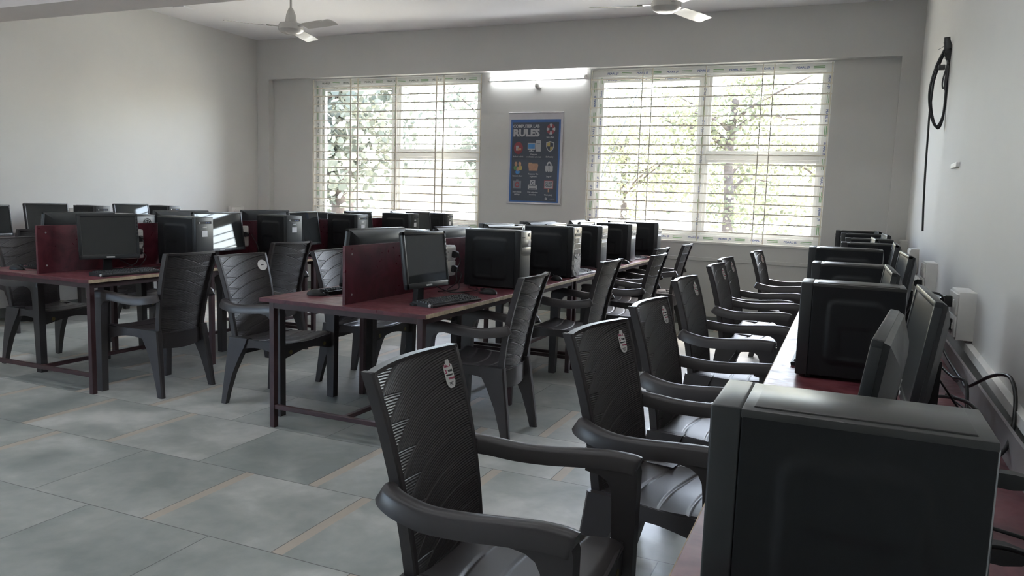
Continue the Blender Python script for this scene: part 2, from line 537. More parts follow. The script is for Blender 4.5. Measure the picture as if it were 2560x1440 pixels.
        for z, xc, y0, y1, w in ((.43, .190, -.205, -.055, .024), (.37, .193, -.212, -.080, .024), (.31, .196, -.220, -.115, .023), (.20, .203, -.235, -.165, .021), (.08, .210, -.250, -.200, .018), (0, .214, -.260, -.218, .016)):
            x0, x1 = s * (xc - w), s * (xc + w)
            c = .008
            rings.append([(x0, y0 + c, z), (x0 + s * c, y0, z), (x1 - s * c, y0, z), (x1, y0 + c, z), (x1, y1, z), (x0, y1, z)])
        obj('leg', loft(BM(), rings), 'chair', t, 30)
    # printed paper tag hanging on the front of the back
    z0 = .855; u0 = .87
    c = back_pt(u0, z0, .0065); cu = back_pt(u0, z0 + .04, .0065); cr = back_pt(u0 + .03, z0, .0065)
    up = (cu - c).normalized(); rt = (cr - c); rt = (rt - up * rt.dot(up)).normalized()
    mx = frame_mx(c, rt, up) @ Matrix.Diagonal((.72, .72, 1, 1))
    pts = [(-.026, -.030), (-.020, -.046), (-.010, -.054), (.010, -.054), (.020, -.046), (.026, -.030), (.026, .034), (.016, .042), (.012, .058), (-.006, .058), (-.010, .044), (-.026, .036)]
    bm = BM(); prism(bm, pts, 'z', 0, .0012); bmesh.ops.transform(bm, matrix=mx, verts=bm.verts)
    lb = obj('paper_tag', bm, 'tag', t, label='white printed paper tag')
    bm = BM()
    addtext(bm, 'No. 1', .017, mx @ Matrix.Translation((-.002, .034, .0016)), .0004)
    addtext(bm, '3', .022, mx @ Matrix.Translation((-.017, .012, .0016)), .0006)
    addtext(bm, 'YEARS', .0105, mx @ Matrix.Translation((.008, -.017, .0016)), .0003, .036)
    obj('red_lettering', bm, 'tagred', lb)
    bm = BM()
    addtext(bm, 'YEARS', .012, mx @ Matrix.Translation((.008, .013, .0016)), .0003, .026)
    addtext(bm, 'WARRANTY', .009, mx @ Matrix.Translation((.0, -.003, .0016)), .0003, .040)
    for k in range(3): box(bm, -.012 + k * .002, .012 - k * .002, -.034 - k * .005, -.0315 - k * .005, .0013, .0017, mx=mx)
    obj('black_lettering', bm, 'tagblk', lb)
    return t

# ------------------------------------------------------------------ computer tower (front = +Y)
def plateau_panel(bm, s, W, D, H):
    """pressed side sheet with a raised rounded field"""
    nu, nv = 46, 46
    y0, y1, z0, z1 = -D / 2 + .002, D / 2 - .043, .016, H - .012
    def h(y, z):
        a = min(y - (y0 + .055), (y1 - .045) - y, z - (z0 + .04), (z1 - .040) - z)
        dy = min(y - (y0 + .055), (y1 - .045) - y); dz = min(z - (z0 + .04), (z1 - .040) - z)
        r = .035
        if dy < r and dz < r: a = r - math.hypot(r - dy, r - dz)
        t = max(0, min(1, a / .014)); t = t * t * (3 - 2 * t)
        v = .006 * t
        b = min(y - (y0 + .09), (y0 + .20) - y, z - (z0 + .06), (z0 + .175) - z)
        v -= .0025 * max(0, min(1, b / .006))
        return v
    ys = [y0 + (y1 - y0) * i / nu for i in range(nu + 1)]; zs = [z0 + (z1 - z0) * j / nv for j in range(nv + 1)]
    V = [[bm.verts.new((s * (W / 2 + .0005 + h(y, z)), y, z)) for y in ys] for z in zs]
    for j in range(nv):
        for i in range(nu): bm.faces.new((V[j][i], V[j][i + 1], V[j + 1][i + 1], V[j + 1][i]))
    ed = [e for e in bm.edges if e.is_boundary]
    r = bmesh.ops.extrude_edge_only(bm, edges=ed)
    for v in r['geom']:
        if isinstance(v, bmesh.types.BMVert): v.co.x = s * (W / 2 - .001)
    return bm

TOWERS = {}
def make_tower(key, label, loc, rz, group):
    W, D, H, style = key
    t = thing('computer_tower', label, 'computer', loc, rz, group)
    yb, yf = -D / 2, D / 2 - .04
    obj('case', box(BM(), -W / 2, W / 2, yb, yf, .012, H - .002, .003), 'case', t, 35)
    bm = BM(); box(bm, -W / 2 - .0006, W / 2 + .0006, yb - .0005, yf + .0005, H - .014, H - .0012, .0022); box(bm, -W / 2 + .016, W / 2 - .016, yb + .020, yf - .014, H - .004, H + .0012, .0022)
    obj('top_panel', bm, 'casetop', t, 35)
    for s in (-1, 1): obj('side_panel', plateau_panel(BM(), s, W, D, H), 'case', t, 40)
    fm = {'plain': 'plasticm', 'bays': 'plastic', 'silver': 'plastic', 'grey': 'dgreyp'}[style]
    y1 = D / 2
    fp = obj('front_panel', box(BM(), -W / 2 - .001, W / 2 + .001, yf, y1, .010, H, .004, 3), fm, t, 35)
    e = .0012
    if style == 'plain':
        obj('port_strip', box(BM(), -W / 2 + .018, W / 2 - .018, y1 - .002, y1 + e, H - .050, H - .030, .0008, 1), 'plastic', fp)
        for k in range(2): obj('usb_port', box(BM(), -.045 + k * .022, -.031 + k * .022, y1, y1 + e * 1.6, H - .044, H - .037), 'prblue', fp)
        obj('power_button', disc(BM(), (.052, H - .040), .007, 'y', y1, y1 + .003), 'silver', fp, 40)
        obj('badge', box(BM(), -.02, .02, y1, y1 + e, H - .078, H - .069), 'badge', fp)
        lb = obj('asset_label', box(BM(), -.026, .026, y1, y1 + e, H - .145, H - .100), 'label', fp, label='white paper asset label')
    elif style == 'bays':
        obj('bay_cover', box(BM(), -W / 2 + .004, W / 2 - .004, y1 - .004, y1 + .004, H - .165, H - .004, .004), 'greyp', t, 35)
        for k in range(2):
            obj('drive_bay', box(BM(), -W / 2 + .010, W / 2 - .010, y1, y1 + .007, H - .102 - k * .048, H - .060 - k * .048, .002), 'greyp', t, 35)
        for k in range(2): obj('usb_port', box(BM(), .02 + k * .026, .036 + k * .026, y1, y1 + .0055, H - .047, H - .040), 'hole', t)
        obj('power_button', disc(BM(), (-.05, H - .028), .012, 'y', y1, y1 + .007), 'silver', t, 40)
        obj('asset_label', box(BM(), -.068, -.032, y1 + .006, y1 + .0078, H - .098, H - .064), 'label', t, label='white paper asset label')
    elif style == 'silver':
        pl = [(-W / 2 + .002, H - .004), (W / 2 - .002, H - .004), (W / 2 - .002, .07), (W / 2 - .03, .022), (0, .006), (-W / 2 + .03, .022), (-W / 2 + .002, .07)]
        obj('silver_fascia', prism(BM(), pl, 'y', y1 - .006, y1 + .010), 'silver', t, 30)
        for k in range(3): obj('drive_bay', box(BM(), -W / 2 + .022, W / 2 - .022, y1, y1 + .0125, H - .120 - k * .042, H - .083 - k * .042, .002), 'plasticm', t)
        pl = [(-W / 2 + .018, H - .215), (0, H - .240), (W / 2 - .018, H - .215), (W / 2 - .018, .07), (0, .028), (-W / 2 + .018, .07)]
        obj('mesh_grille', prism(BM(), pl, 'y', y1, y1 + .012), 'mesh', t)
        pl = [(-W / 2 + .01, H - .205), (0, H - .232), (W / 2 - .01, H - .205), (W / 2 - .01, H - .219), (0, H - .247), (-W / 2 + .01, H - .219)]
        obj('chevron_trim', prism(BM(), pl, 'y', y1, y1 + .016), 'silver', t)
        obj('port_strip', box(BM(), -W / 2 + .03, W / 2 - .03, y1, y1 + .0125, H - .070, H - .048, .002), 'hole', t)
        obj('power_button', box(BM(), -.012, .012, y1, y1 + .014, H - .040, H - .018, .003), 'label', t)
        obj('asset_label', box(BM(), -.062, -.030, y1 + .01, y1 + .0138, H - .118, H - .085), 'label', t, label='white paper asset label')
    else:
        obj('bay_cover', box(BM(), -W / 2 + .004, W / 2 - .004, y1 - .004, y1 + .004, H - .11, H - .004, .003), 'silver', t, 35)
        obj('drive_bay', box(BM(), -W / 2 + .012, W / 2 - .012, y1, y1 + .006, H - .056, H - .016, .002), 'greyp', t)
        obj('port_strip', box(BM(), -W / 2 + .014, W / 2 - .014, y1, y1 + .006, H - .098, H - .080, .001), 'greyp', t)
        for k in range(4): obj('usb_port', box(BM(), -.05 + k * .026, -.036 + k * .026, y1, y1 + .0068, H - .094, H - .085), 'hole', t)
        obj('card_slot', box(BM(), -W / 2 + .012, W / 2 - .012, y1, y1 + .002, H - .145, H - .118), 'label', t)
    # rear: sheet plate, fan grille, connector field, slots
    rp = obj('rear_panel', box(BM(), -W / 2 + .006, W / 2 - .006, yb - .0025, yb + .004, .02, H - .012, .001), 'galv', t)
    bm = BM()
    for r0 in (.010, .022, .034): ring(bm, (.01, H - .060), r0, r0 + .003, 'y', yb - .006, yb - .0035)
    for k in range(4):
        a = PI / 4 + k * PI / 2
        tube(bm, [(.01 + .01 * math.cos(a), yb - .005, H - .06 + .01 * math.sin(a)), (.01 + .04 * math.cos(a), yb - .005, H - .06 + .04 * math.sin(a))], .0016, 6, 0)
    obj('fan_grille', bm, 'galv', rp)
    obj('fan_opening', disc(BM(), (.01, H - .060), .038, 'y', yb - .0035, yb - .0026), 'hole', rp)
    obj('connector_field', box(BM(), -W / 2 + .014, -W / 2 + .055, yb - .005, yb - .002, H - .245, H - .115, .001), 'dgreyp', rp)
    for k in range(4): obj('slot_cover', box(BM(), -.02, W / 2 - .02, yb - .0045, yb - .002, .04 + k * .020, .054 + k * .020), 'galv', rp)
    for x in (-1, 1):
        for y in (-1, 1):
            obj('foot', disc(BM(), (x * (W / 2 - .025), y * (D / 2 - .045)), .012, 'z', 0, .014), 'rubber', t)
    return t
def tower(key, label, loc, rz, group):
    if key in TOWERS: return dup(TOWERS[key], loc, rz, label, group)
    TOWERS[key] = make_tower(key, label, loc, rz, group)
    return TOWERS[key]

# ------------------------------------------------------------------ monitor (screen faces +Y); origin: top edge is above it
MONS = {}
TILT = R(8)
def make_monitor(key, label, loc, rz, group):
    w, h, ht = key[:3]
    t = thing('monitor', label, 'monitor', loc, rz, group)
    mx = Matrix.Translation((0, 0, ht)) @ Matrix.Rotation(TILT, 4, 'X')    # hangs down from the top edge
    sq = w / h < 1.35
    bz = .016 if not sq else .020
    bb = .026 if not sq else .030
    def T(bm): bmesh.ops.transform(bm, matrix=mx, verts=bm.verts); return bm
    bm = BM()
    # bezel ring
    box(bm, -w / 2, -w / 2 + bz, -.020, 0, -h, 0, .003); box(bm, w / 2 - bz, w / 2, -.020, 0, -h, 0, .003)
    box(bm, -w / 2, w / 2, -.020, 0, -bz, 0, .003); box(bm, -w / 2, w / 2, -.020, 0, -h, -h + bb, .003)
    obj('bezel', T(bm), 'plasticm', t, 35)
    obj('screen', T(box(BM(), -w / 2 + bz - .002, w / 2 - bz + .002, -.012, -.004, -h + bb - .002, -bz + .002)), 'screen' if len(key) == 3 else 'mscreen', t)
    bm = BM()
    def rr(x, z0, z1, y): return [(-x, y, z0), (x, y, z0), (x, y, z1), (-x, y, z1)]
    loft(bm, [rr(w / 2 - .002, -h + .002, -.002, -.018), rr(w / 2 - .006, -h + .006, -.006, -.030), rr(w / 2 - .07, -h + .04, -.05, -.052), rr(w / 2 - .10, -h + .05, -.07, -.056)])
    bc = obj('back_cover', T(bm), 'plasticm', t, 30)
    obj('rating_label', T(box(BM(), -.05, .05, -.0575, -.0555, -h * .55, -h * .38)), 'dgreyp', bc)
    obj('badge', T(box(BM(), -.026, .026, -.001, .0012, -h + .008, -h + .017)), 'badge', t)
    if sq:
        for k in range(6): obj('button', T(disc(BM(), (-w / 2 + .010, -.04 - k * .024), .0065, 'y', -.001, .0022)), 'plastic', t)
    else:
        for k in range(4): obj('button', T(box(BM(), -w / 2 + .03 + k * .016, -w / 2 + .040 + k * .016, -.001, .0015, -h + .009, -h + .014)), 'plastic', t)
    # neck and base
    yh = -.030 + math.sin(TILT) * (h * .72)
    bm = BM()
    loft(bm, [[(-.028, yh - .055, .010), (.028, yh - .055, .010), (.028, yh - .02, .010), (-.028, yh - .02, .010)],
              [(-.026, yh - .050, .06), (.026, yh - .050, .06), (.026, yh - .018, .06), (-.026, yh - .018, .06)],
              [(-.024, yh - .052, ht - h * .62), (.024, yh - .052, ht - h * .62), (.024, yh - .012, ht - h * .62), (-.024, yh - .012, ht - h * .62)]])
    obj('stand_neck', bm, 'plastic', t, 40)
    pts = [(.115 * math.cos(2 * PI * k / 28), yh + .015 + .062 * math.sin(2 * PI * k / 28)) for k in range(28)]
    bm = BM(); loft(bm, [[(x, y, 0) for x, y in pts], [(x, y, .008) for x, y in pts], [(x * .9, (y - yh - .015) * .9 + yh + .015, .013) for x, y in pts]])
    obj('stand_base', bm, 'plastic', t, 40)
    return t
def monitor(key, label, loc, rz, group):
    if key in MONS: return dup(MONS[key], loc, rz, label, group)
    MONS[key] = make_monitor(key, label, loc, rz, group)
    return MONS[key]

# ------------------------------------------------------------------ keyboard (long axis X, user at -Y... front = -Y), mouse (nose +Y)
PROTO = {}
def keyboard(label, loc, rz, group=None):
    if 'k' in PROTO: return dup(PROTO['k'], loc, rz, label, group)
    t = thing('keyboard', label, 'keyboard', loc, rz, group)
    bm = BM()
    loft(bm, [[(x, -.072, 0), (x, -.074, .010), (x, -.068, .014), (x, .062, .024), (x, .070, .022), (x, .072, 0)] for x in (-.222, .222)])
    obj('body', bm, 'plastic', t, 30)
    bm = BM()
    def key(x, y, w, d=.0145):
        z = .0165 + (y + .068) / .13 * .010
        loft(bm, [[(x, y, z - .003), (x + w, y, z - .003), (x + w, y + d, z - .002), (x, y + d, z - .002)],
                  [(x + .002, y + .002, z + .005), (x + w - .002, y + .002, z + .005), (x + w - .002, y + d - .003, z + .006), (x + .002, y + d - .003, z + .006)]])
    for r in range(6):
        y = -.064 + r * .0195 + (.004 if r == 5 else 0)
        if r == 0:
            x = -.212
            for w in (.022, .022, .022, .108, .022, .022, .022, .024): key(x, y, w - .002); x += w
        else:
            for k in range(14): key(-.212 + k * .019, y, .017)
        for k in range(3): key(.066 + k * .019, y, .017)
        for k in range(4): key(.134 + k * .019, y, .017)
    obj('keycaps', bm, 'key', t, kind='stuff')
    for s in (-1, 1): obj('foot', box(BM(), s * .18 - .015, s * .18 + .015, .05, .06, .0, .004), 'rubber', t)
    obj('end_stud', lathe(BM(), [(.004, 0), (.009, .002), (.009, .008), (.004, .011)], 14, Matrix.Translation((-.221, -.055, .010)) @ Matrix.Rotation(-PI / 2, 4, 'Y')), 'silver', t, 40, label='shiny round end stud')
    PROTO['k'] = t
    return t

def mouse(label, loc, rz, cord=None, group=None):
    t = thing('mouse', label, 'mouse', loc, rz, group)
    bm = BM()
    rings = []
    for j in range(11):
        a = j / 10; y = -.055 + .11 * a
        wd = .031 * (1 - abs(2 * a - .95) ** 3.2) ** .5 if abs(2 * a - .95) < 1 else .006
        wd = max(wd, .010); hh = max(.008, .036 * math.sin(PI * (a * .86 + .12)) ** .8)
        rings.append([(wd * math.cos(PI * k / 10), y, .002 + hh * math.sin(PI * k / 10) ** .75) for k in range(11)])
    loft(bm, rings)
    obj('body', bm, 'plastic', t, 50)
    obj('scroll_wheel', disc(BM(), (.030, .030), .008, 'x', -.004, .004, 16), 'rubber', t, 40)
    obj('button_split', box(BM(), -.0006, .0006, .010, .050, .020, .034), 'hole', t)
    if cord:
        obj('cord', tube(BM(), cord, .0018, 6, 6), 'cable', t, 60)
    return t

# ------------------------------------------------------------------ tables
def table(name, label, cx, y0, y1, rz, half, part_x0, group, zpart=1.067, mids=((), ())):
    t = thing(name, label, 'table', (cx, (y0 + y1) / 2, 0), rz, group)
    hl = (y1 - y0) / 2
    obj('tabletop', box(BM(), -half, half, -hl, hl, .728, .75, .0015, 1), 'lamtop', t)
    for s in (-1, 1):
        obj('edge_strip', box(BM(), s * half - .0015 * (s > 0) - .001 * (s < 0), s * half + .001 * (s > 0) + .0015 * (s < 0), -hl + .002, hl - .002, .7285, .7495), 'rawedge', t, label='worn raw board edge')
    obj('front_edge', box(BM(), -half + .002, half - .002, -hl - .001, -hl + .001, .7285, .7495), 'lam', t)
    lx, ly = half - .055, hl - .055
    ys = [-ly, ly]
    for s in (-1, 1):
        for y in ys + [m - (y0 + y1) / 2 for m in mids[s > 0]]:
            obj('leg', box(BM(), s * lx - .017, s * lx + .017, y - .017, y + .017, 0, .728, .002, 1), 'frame', t)
    bm = BM()
    for s in (-1, 1): box(bm, s * lx - .015, s * lx + .015, -ly, ly, .690, .727)
    obj('side_rail', bm, 'frame', t)
    for y in ys[:2]:
        obj('end_rail', box(BM(), -lx, lx, y - .014, y + .014, .691, .7265), 'frame', t)
        obj('foot_rail', box(BM(), -lx, lx, y - .013, y + .013, .108, .134, .002, 1), 'frame', t)
    obj('stretcher', box(BM(), -.013, .013, -ly, ly, .1085, .1335, .002, 1), 'frame', t)
    pp = obj('partition', box(BM(), part_x0 - .009, part_x0 + .009, -hl + .05, hl - .004, .7495, zpart, .0015, 1), 'lam', t, label='upright maroon dividing board')
    for z in (.80, 1.02):
        for y in (-hl + .11, 0):
            obj('screw', disc(BM(), (y, z), .006, 'x', part_x0 + .008, part_x0 + .0105, 12), 'silver', pp)
    return t

def wall_table(name, label, x0, x1, y0, y1, wall_side, group=None):
    t = thing(name, label, 'desk', ((x0 + x1) / 2, (y0 + y1) / 2, 0), 0, group)
    hw, hl = (x1 - x0) / 2, (y1 - y0) / 2
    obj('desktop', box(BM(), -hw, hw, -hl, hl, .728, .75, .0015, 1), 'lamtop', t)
    s = -wall_side
    obj('edge_strip', box(BM(), s * hw - .001, s * hw + .001, -hl + .002, hl - .002, .7285, .7495), 'rawedge', t, label='worn raw board edge')
    xs = (s * (hw - .05), -s * (hw - .03))
    n = max(2, int(round(2 * hl / 1.3)) + 1)
    for x in xs:
        for k in range(n):
            y = -hl + .05 + (2 * hl - .1) * k / (n - 1)
            obj('leg', box(BM(), x - .017, x + .017, y - .017, y + .017, 0, .728, .002, 1), 'frame', t)
    for x in xs: obj('side_rail', box(BM(), x - .015, x + .015, -hl + .05, hl - .05, .691, .7265), 'frame', t)
    obj('back_panel', box(BM(), wall_side * hw - .008, wall_side * hw + .001, -hl, hl, .7495, .835), 'greyboard', t, label='grey upstand board along the wall')
    return t

# ------------------------------------------------------------------ sockets and cables
def socket_box(label, loc, rz, w, h, d, group, plugs=(), plates=2):
    """wall box; back at local y=0, face at y=-d"""
    t = thing('socket_box', label, 'socket', loc, rz, group)
    obj('housing', box(BM(), -w / 2, w / 2, -d, 0, -h / 2, h / 2, .003), 'socket', t, 35)
    ph = (h - .01) / plates
    for k in range(plates):
        zc = -h / 2 + .005 + ph * (k + .5)
        pl = obj('face_plate', box(BM(), -w / 2 + .006, w / 2 - .006, -d - .008, -d, zc - ph / 2 + .004, zc + ph / 2 - .004, .003), 'socket', t, 35)
        bm = BM()
        for dx in (-w * .22, ):
            for a, b in ((-.009, -.006), (.009, -.006), (0, .012)): disc(bm, (dx + a, zc + b), .003, 'y', -d - .0088, -d - .0078, 10)
        obj('socket_holes', bm, 'hole', pl)
        obj('switch', box(BM(), w * .14, w * .30, -d - .012, -d - .007, zc - .013, zc + .013, .002), 'socket', pl, 35)
    return t

def plug_shape(bm, mx, s=1.):
    b2 = BM()
    loft(b2, [[(-.020 * s, y, z0), (.020 * s, y, z0), (.020 * s, y, z1), (-.020 * s, y, z1)] if 0 else
              [(x * s, y * s, z * s) for x, z in ((-a, -c), (a, -c), (a * 1.05, 0), (a, c), (-a, c), (-a * 1.05, 0))]
              for y, a, c, z0, z1 in ((0, .019, .020, 0, 0), (-.022, .019, .022, 0, 0), (-.034, .012, .016, 0, 0), (-.04, .006, .008, 0, 0))])
    bmesh.ops.transform(b2, matrix=mx, verts=b2.verts)
    me = bpy.data.meshes.new('tmp'); b2.to_mesh(me); b2.free(); bm.from_mesh(me); bpy.data.meshes.remove(me)
    return bm

def cable(label, pts, r=.0036, m='cable', plug=None, group=None, name='power_cable', cat='cable'):
    if plug is None:
        o = obj(name, tube(BM(), pts, r, 7, 7), m, None, 60); return tag(o, label, cat, group)
    t = thing(name, label, cat, (0, 0, 0), 0, group)
    obj('cord', tube(BM(), pts, r, 7, 7), m, t, 60)
    for mx in plug: obj('plug', plug_shape(BM(), mx), 'rubber', t, 30)
    return t
# ------------------------------------------------------------------ the room
XL, YB, YN, ZC = -7.6, 8.57, 8.67, 3.36      # left wall, back wall face, back wall recess, ceiling
def xr(y): return .408 + .0147 * y            # right wall runs slightly askew
Y0 = -2.6
WIN = ((-6.75, -4.215, .925, 2.82), (-2.835, -.252, .925, 2.82))

struct('floor', box(BM(), XL - .2, .9, Y0 - .2, 8.95, -.12, 0), 'floor')
struct('ceiling', box(BM(), XL - .2, .9, Y0 - .2, 8.95, ZC, ZC + .15), 'ceil')
bm = BM()                                   # window opening added in the unseen near left wall for fill daylight
y = Y0 - .2
for c, d in ((-2.3, -.5),):
    box(bm, XL - .2, XL, y, c, 0, ZC); box(bm, XL - .2, XL, c, d, 0, .95); box(bm, XL - .2, XL, c, d, 2.6, ZC)
    y = d
box(bm, XL - .2, XL, y, 8.95, 0, ZC)
struct('wall_left', bm, 'wall')
bm = BM(); prism(bm, [(xr(Y0 - .2), Y0 - .2), (xr(8.95), 8.95), (.95, 8.95), (.95, Y0 - .2)], 'z', 0, ZC); struct('wall_right', bm, 'wall')
bm = BM()
(a0, a1, s0, t0), (b0, b1, s1, t1) = WIN
box(bm, XL, -7.4, YB, 8.9, 0, ZC); box(bm, .358, .60, YB, 8.9, 0, ZC); box(bm, -7.4, .358, YB, 8.9, 2.832, ZC)
box(bm, -7.4, .358, YN, 8.9, 0, s0); box(bm, -7.4, .358, YN, 8.9, t0, 2.832)
box(bm, -7.4, a0, YN, 8.9, s0, t0); box(bm, a1, b0, YN, 8.9, s0, t0); box(bm, b1, .358, YN, 8.9, s0, t0)
struct('wall_back', bm, 'wall')
bm = BM(); box(bm, XL, .40, Y0 - .2, Y0, 0, ZC)
struct('wall_front', bm, 'wall')
struct('trim_beam', box(BM(), XL, .5, 4.62, 5.02, 2.85, ZC), 'beam')
struct('trim_added_sunshade', box(BM(), -8.5, 1.5, 8.9, 9.98, 3.10, 3.2), 'wall')  # unseen slab added outside to keep direct sun out of the windows
# dado bands and skirting
bm = BM(); box(bm, -7.4, .358, YN - .018, YN, .715, .755, .003, 1); struct('trim_back_dado', bm, 'wall')
bm = BM(); box(bm, -7.4, .358, YN - .012, YN, 0, .10, .002, 1); struct('baseboard_back', bm, 'skirt')
bm = BM(); prism(bm, [(xr(Y0) - .022, Y0), (xr(YB) - .022, YB), (xr(YB) + .01, YB), (xr(Y0) + .01, Y0)], 'z', .838, .868); struct('trim_right_dado', bm, 'whitepaint')
bm = BM(); prism(bm, [(xr(Y0) - .012, Y0), (xr(YB) - .012, YB), (xr(YB) + .01, YB), (xr(Y0) + .01, Y0)], 'z', 0, .10); struct('baseboard_right', bm, 'skirt')
bm = BM(); box(bm, XL, XL + .018, Y0, YB, .838, .868, .003, 1); struct('trim_left_dado', bm, 'whitepaint')
bm = BM(); box(bm, XL, XL + .012, Y0, YB, 0, .10, .002, 1); struct('baseboard_left', bm, 'skirt')

# ------------------------------------------------------------------ windows
def film_print(frames, parent, seedv, strong):
    """printed protection film on the window profiles: lettering and stripe blocks along each bar"""
    rnd = random.Random(seedv)
    bt, bg = BM(), BM()
    for (p0, p1, h) in frames:
        p0, p1 = Vector(p0), Vector(p1); d = (p1 - p0); ln = d.length; d.normalize()
        up = Vector((0, -1, 0)).cross(d)
        if abs(d.x) > .5 and d.x < 0: pass
        s = rnd.uniform(.03, .12)
        while s < ln - .20:
            mx = frame_mx(p0 + d * (s + .075), d, up)
            addtext(bt, 'PEARL JS', h * .62, mx, .0006, .13)
            for k in (-1, 1):
                q = box(bg, -.055, .055, k * h * .17 - h * .07, k * h * .17 + h * .07, 0, .0006, mx=frame_mx(p0 + d * (s + .235), d, up))
            s += .34
    obj('film_lettering', bt, 'prblue' if strong else 'prgrey', parent); obj('film_stripes', bg, 'prgreen', parent)

def window(n, x0, x1, z0, z1, xm, zt, wide):
    w = bpy.data.objects.new('window_%d' % n, None); COL.objects.link(w); w.location = (0, 0, 0); w['kind'] = 'structure'
    yf, yk = 8.755, 8.83
    bm = BM()
    f = .075
    box(bm, x0, x0 + f, yf + .0004, yk, z0 + f - .003, z1 - f + .003, .002, 1); box(bm, x1 - f, x1, yf + .0004, yk, z0 + f - .003, z1 - f + .003, .002, 1)
    box(bm, x0, x1, yf, yk, z1 - f, z1, .004, 1); box(bm, x0, x1, yf, yk, z0, z0 + f, .004, 1)
    fr = obj('window_frame', bm, 'upvc', w)
    # mullion with right-hand light, crossed by a transom
    bm = BM(); g = .06
    box(bm, xm - .045, xm + .045, yf + .004, yk, z0 + f, z1 - f, .004, 1)
    box(bm, xm + .045, x1 - f, yf + .008, yk, zt - .035, zt + .035, .004, 1)
    mu = obj('mullion', bm, 'upvc', w)
    # sliding sash on the left
    bm = BM(); a, b, c, d = x0 + f, xm - .045, z0 + f, z1 - f
    y0, y1 = yf + .025, yk - .005
    box(bm, a, a + g, y0 + .0004, y1, c + g * .6 - .002, d - g + .002, .002, 1); box(bm, b - g * .4, b, y0 + .0004, y1, c + g * .6 - .002, d - g + .002, .002, 1); box(bm, a, b, y0, y1, d - g, d, .003, 1); box(bm, a, b, y0, y1, c, c + g * .6, .003, 1)
    sa = obj('sash', bm, 'upvc', w)
    obj('glass_pane', box(BM(), a + g - .004, b - g * .4 + .004, 8.80, 8.804, c + g * .6 - .004, d - g + .004), 'glass', w)
    bm = BM(); e = .03
    A, B, Cc, D = xm + .045, x1 - f, z0 + f, z1 - f
    for lo, hi in ((Cc, zt - .035), (zt + .035, D)):
        box(bm, A, A + e, yf + .0184, yk - .01, lo + e - .002, hi - e + .002, .002, 1); box(bm, B - e, B, yf + .0184, yk - .01, lo + e - .002, hi - e + .002, .002, 1)
        box(bm, A, B, yf + .018, yk - .01, hi - e, hi, .003, 1); box(bm, A, B, yf + .018, yk - .01, lo, lo + e, .003, 1)
    obj('glazing_bead', bm, 'upvc', w)
    for lo, hi in ((Cc, zt - .035), (zt + .035, D)):
        obj('glass_pane', box(BM(), A + e - .004, B - e + .004, 8.80, 8.804, lo + e - .004, hi - e + .004), 'glass', w)
    yy = yf - .0005
    h = .048
    film_print([((x0 + .05, yy, z1 - f / 2), (x1 - .05, yy, z1 - f / 2), h), ((x0 + .05, yy, z0 + f / 2), (x1 - .05, yy, z0 + f / 2), h),
                ((x0 + f / 2, yy, z0 + .08), (x0 + f / 2, yy, z1 - .08), h), ((x1 - f / 2, yy, z1 - .08), (x1 - f / 2, yy, z0 + .08), h)], fr, n, n == 2)
    film_print([((xm, yf + .0035, z0 + .1), (xm, yf + .0035, z1 - .1), h)], mu, n + 10, n == 2)
    film_print([((a + g / 2, y0 - .0005, c + .02), (a + g / 2, y0 - .0005, d - .02), .04), ((a + .03, y0 - .0005, d - g / 2), (b - .03, y0 - .0005, d - g / 2), .036)], sa, n + 20, n == 2)
    # iron bars in front
    yb = 8.69
    nb = 17
    for k in range(nb):
        z = 2.710 - .1045 * k
        obj('grille_bar', box(BM(), x0 - .004, x1 + .004, yb - .006, yb + .006, z - .0068, z + .0068, .002, 1), 'cream', w)
    for k, xx in enumerate([x0 + .014] + wide + [x1 - .014]):
        hw_ = .011 if n == 1 and k < 6 else .006
        obj('grille_bar', box(BM(), xx - hw_, xx + hw_, yb - .012, yb - .005, z0 + .002, z1 - .002, .0015, 1), 'cream', w)
    # plastered sill
    struct_sill = obj('window_sill', box(BM(), x0, x1, YN - .012, 8.755, z0 - .02, z0 + .004, .003, 1), 'whitepaint', w)
window(1, *WIN[0], -5.49, 1.86, [-6.134, -6.021, -5.436, -4.849, -4.741])
window(2, *WIN[1], -1.545, 1.86, [-2.229, -2.116, -1.531, -.941, -.829])

# ------------------------------------------------------------------ fans and lights on the ceiling and the wall
def fan(label, x, y, a0):
    t = thing('ceiling_fan', label, 'fan', (x, y, 2.88), a0, 'white ceiling fans')
    obj('canopy', lathe(BM(), [(.012, .38), (.062, .40), (.062, .44), (.045, .479)], 24), 'fan', t, 40)
    obj('downrod', tube(BM(), [(0, 0, .12), (0, 0, .40)], .011, 12, 0), 'fan', t, 50)
    obj('coupling', lathe(BM(), [(.020, .19), (.044, .13), (.055, .06), (.050, .045)], 24), 'fan', t, 40)
    obj('motor', lathe(BM(), [(.05, .052), (.105, .045), (.118, .02), (.118, -.012), (.095, -.035), (.06, -.048), (.02, -.052), (.001, -.052)], 32), 'fan', t, 40)
    for k in range(3):
        m = Matrix.Rotation(2 * PI * k / 3, 4, 'Z')
        bm = BM()
        rings = []
        for r_, wd in ((.185, .055), (.24, .062), (.45, .068), (.585, .062), (.605, .050)):
            tl = R(-11)
            rings.append([(r_, -wd * math.cos(tl), -wd * math.sin(tl) + .006), (r_, 0, .010), (r_, wd * math.cos(tl), wd * math.sin(tl) + .006), (r_, wd * math.cos(tl), wd * math.sin(tl) + .003), (r_, 0, .006), (r_, -wd * math.cos(tl), -wd * math.sin(tl) + .003)])
        loft(bm, rings); bmesh.ops.transform(bm, matrix=m, verts=bm.verts)
        bl = obj('blade', bm, 'fan', t, 30)
        bm = BM(); box(bm, .10, .225, -.016, .016, .010, .016, .002, 1); bmesh.ops.transform(bm, matrix=m, verts=bm.verts)
        obj('blade_arm', bm, 'fan', bl)
    return t
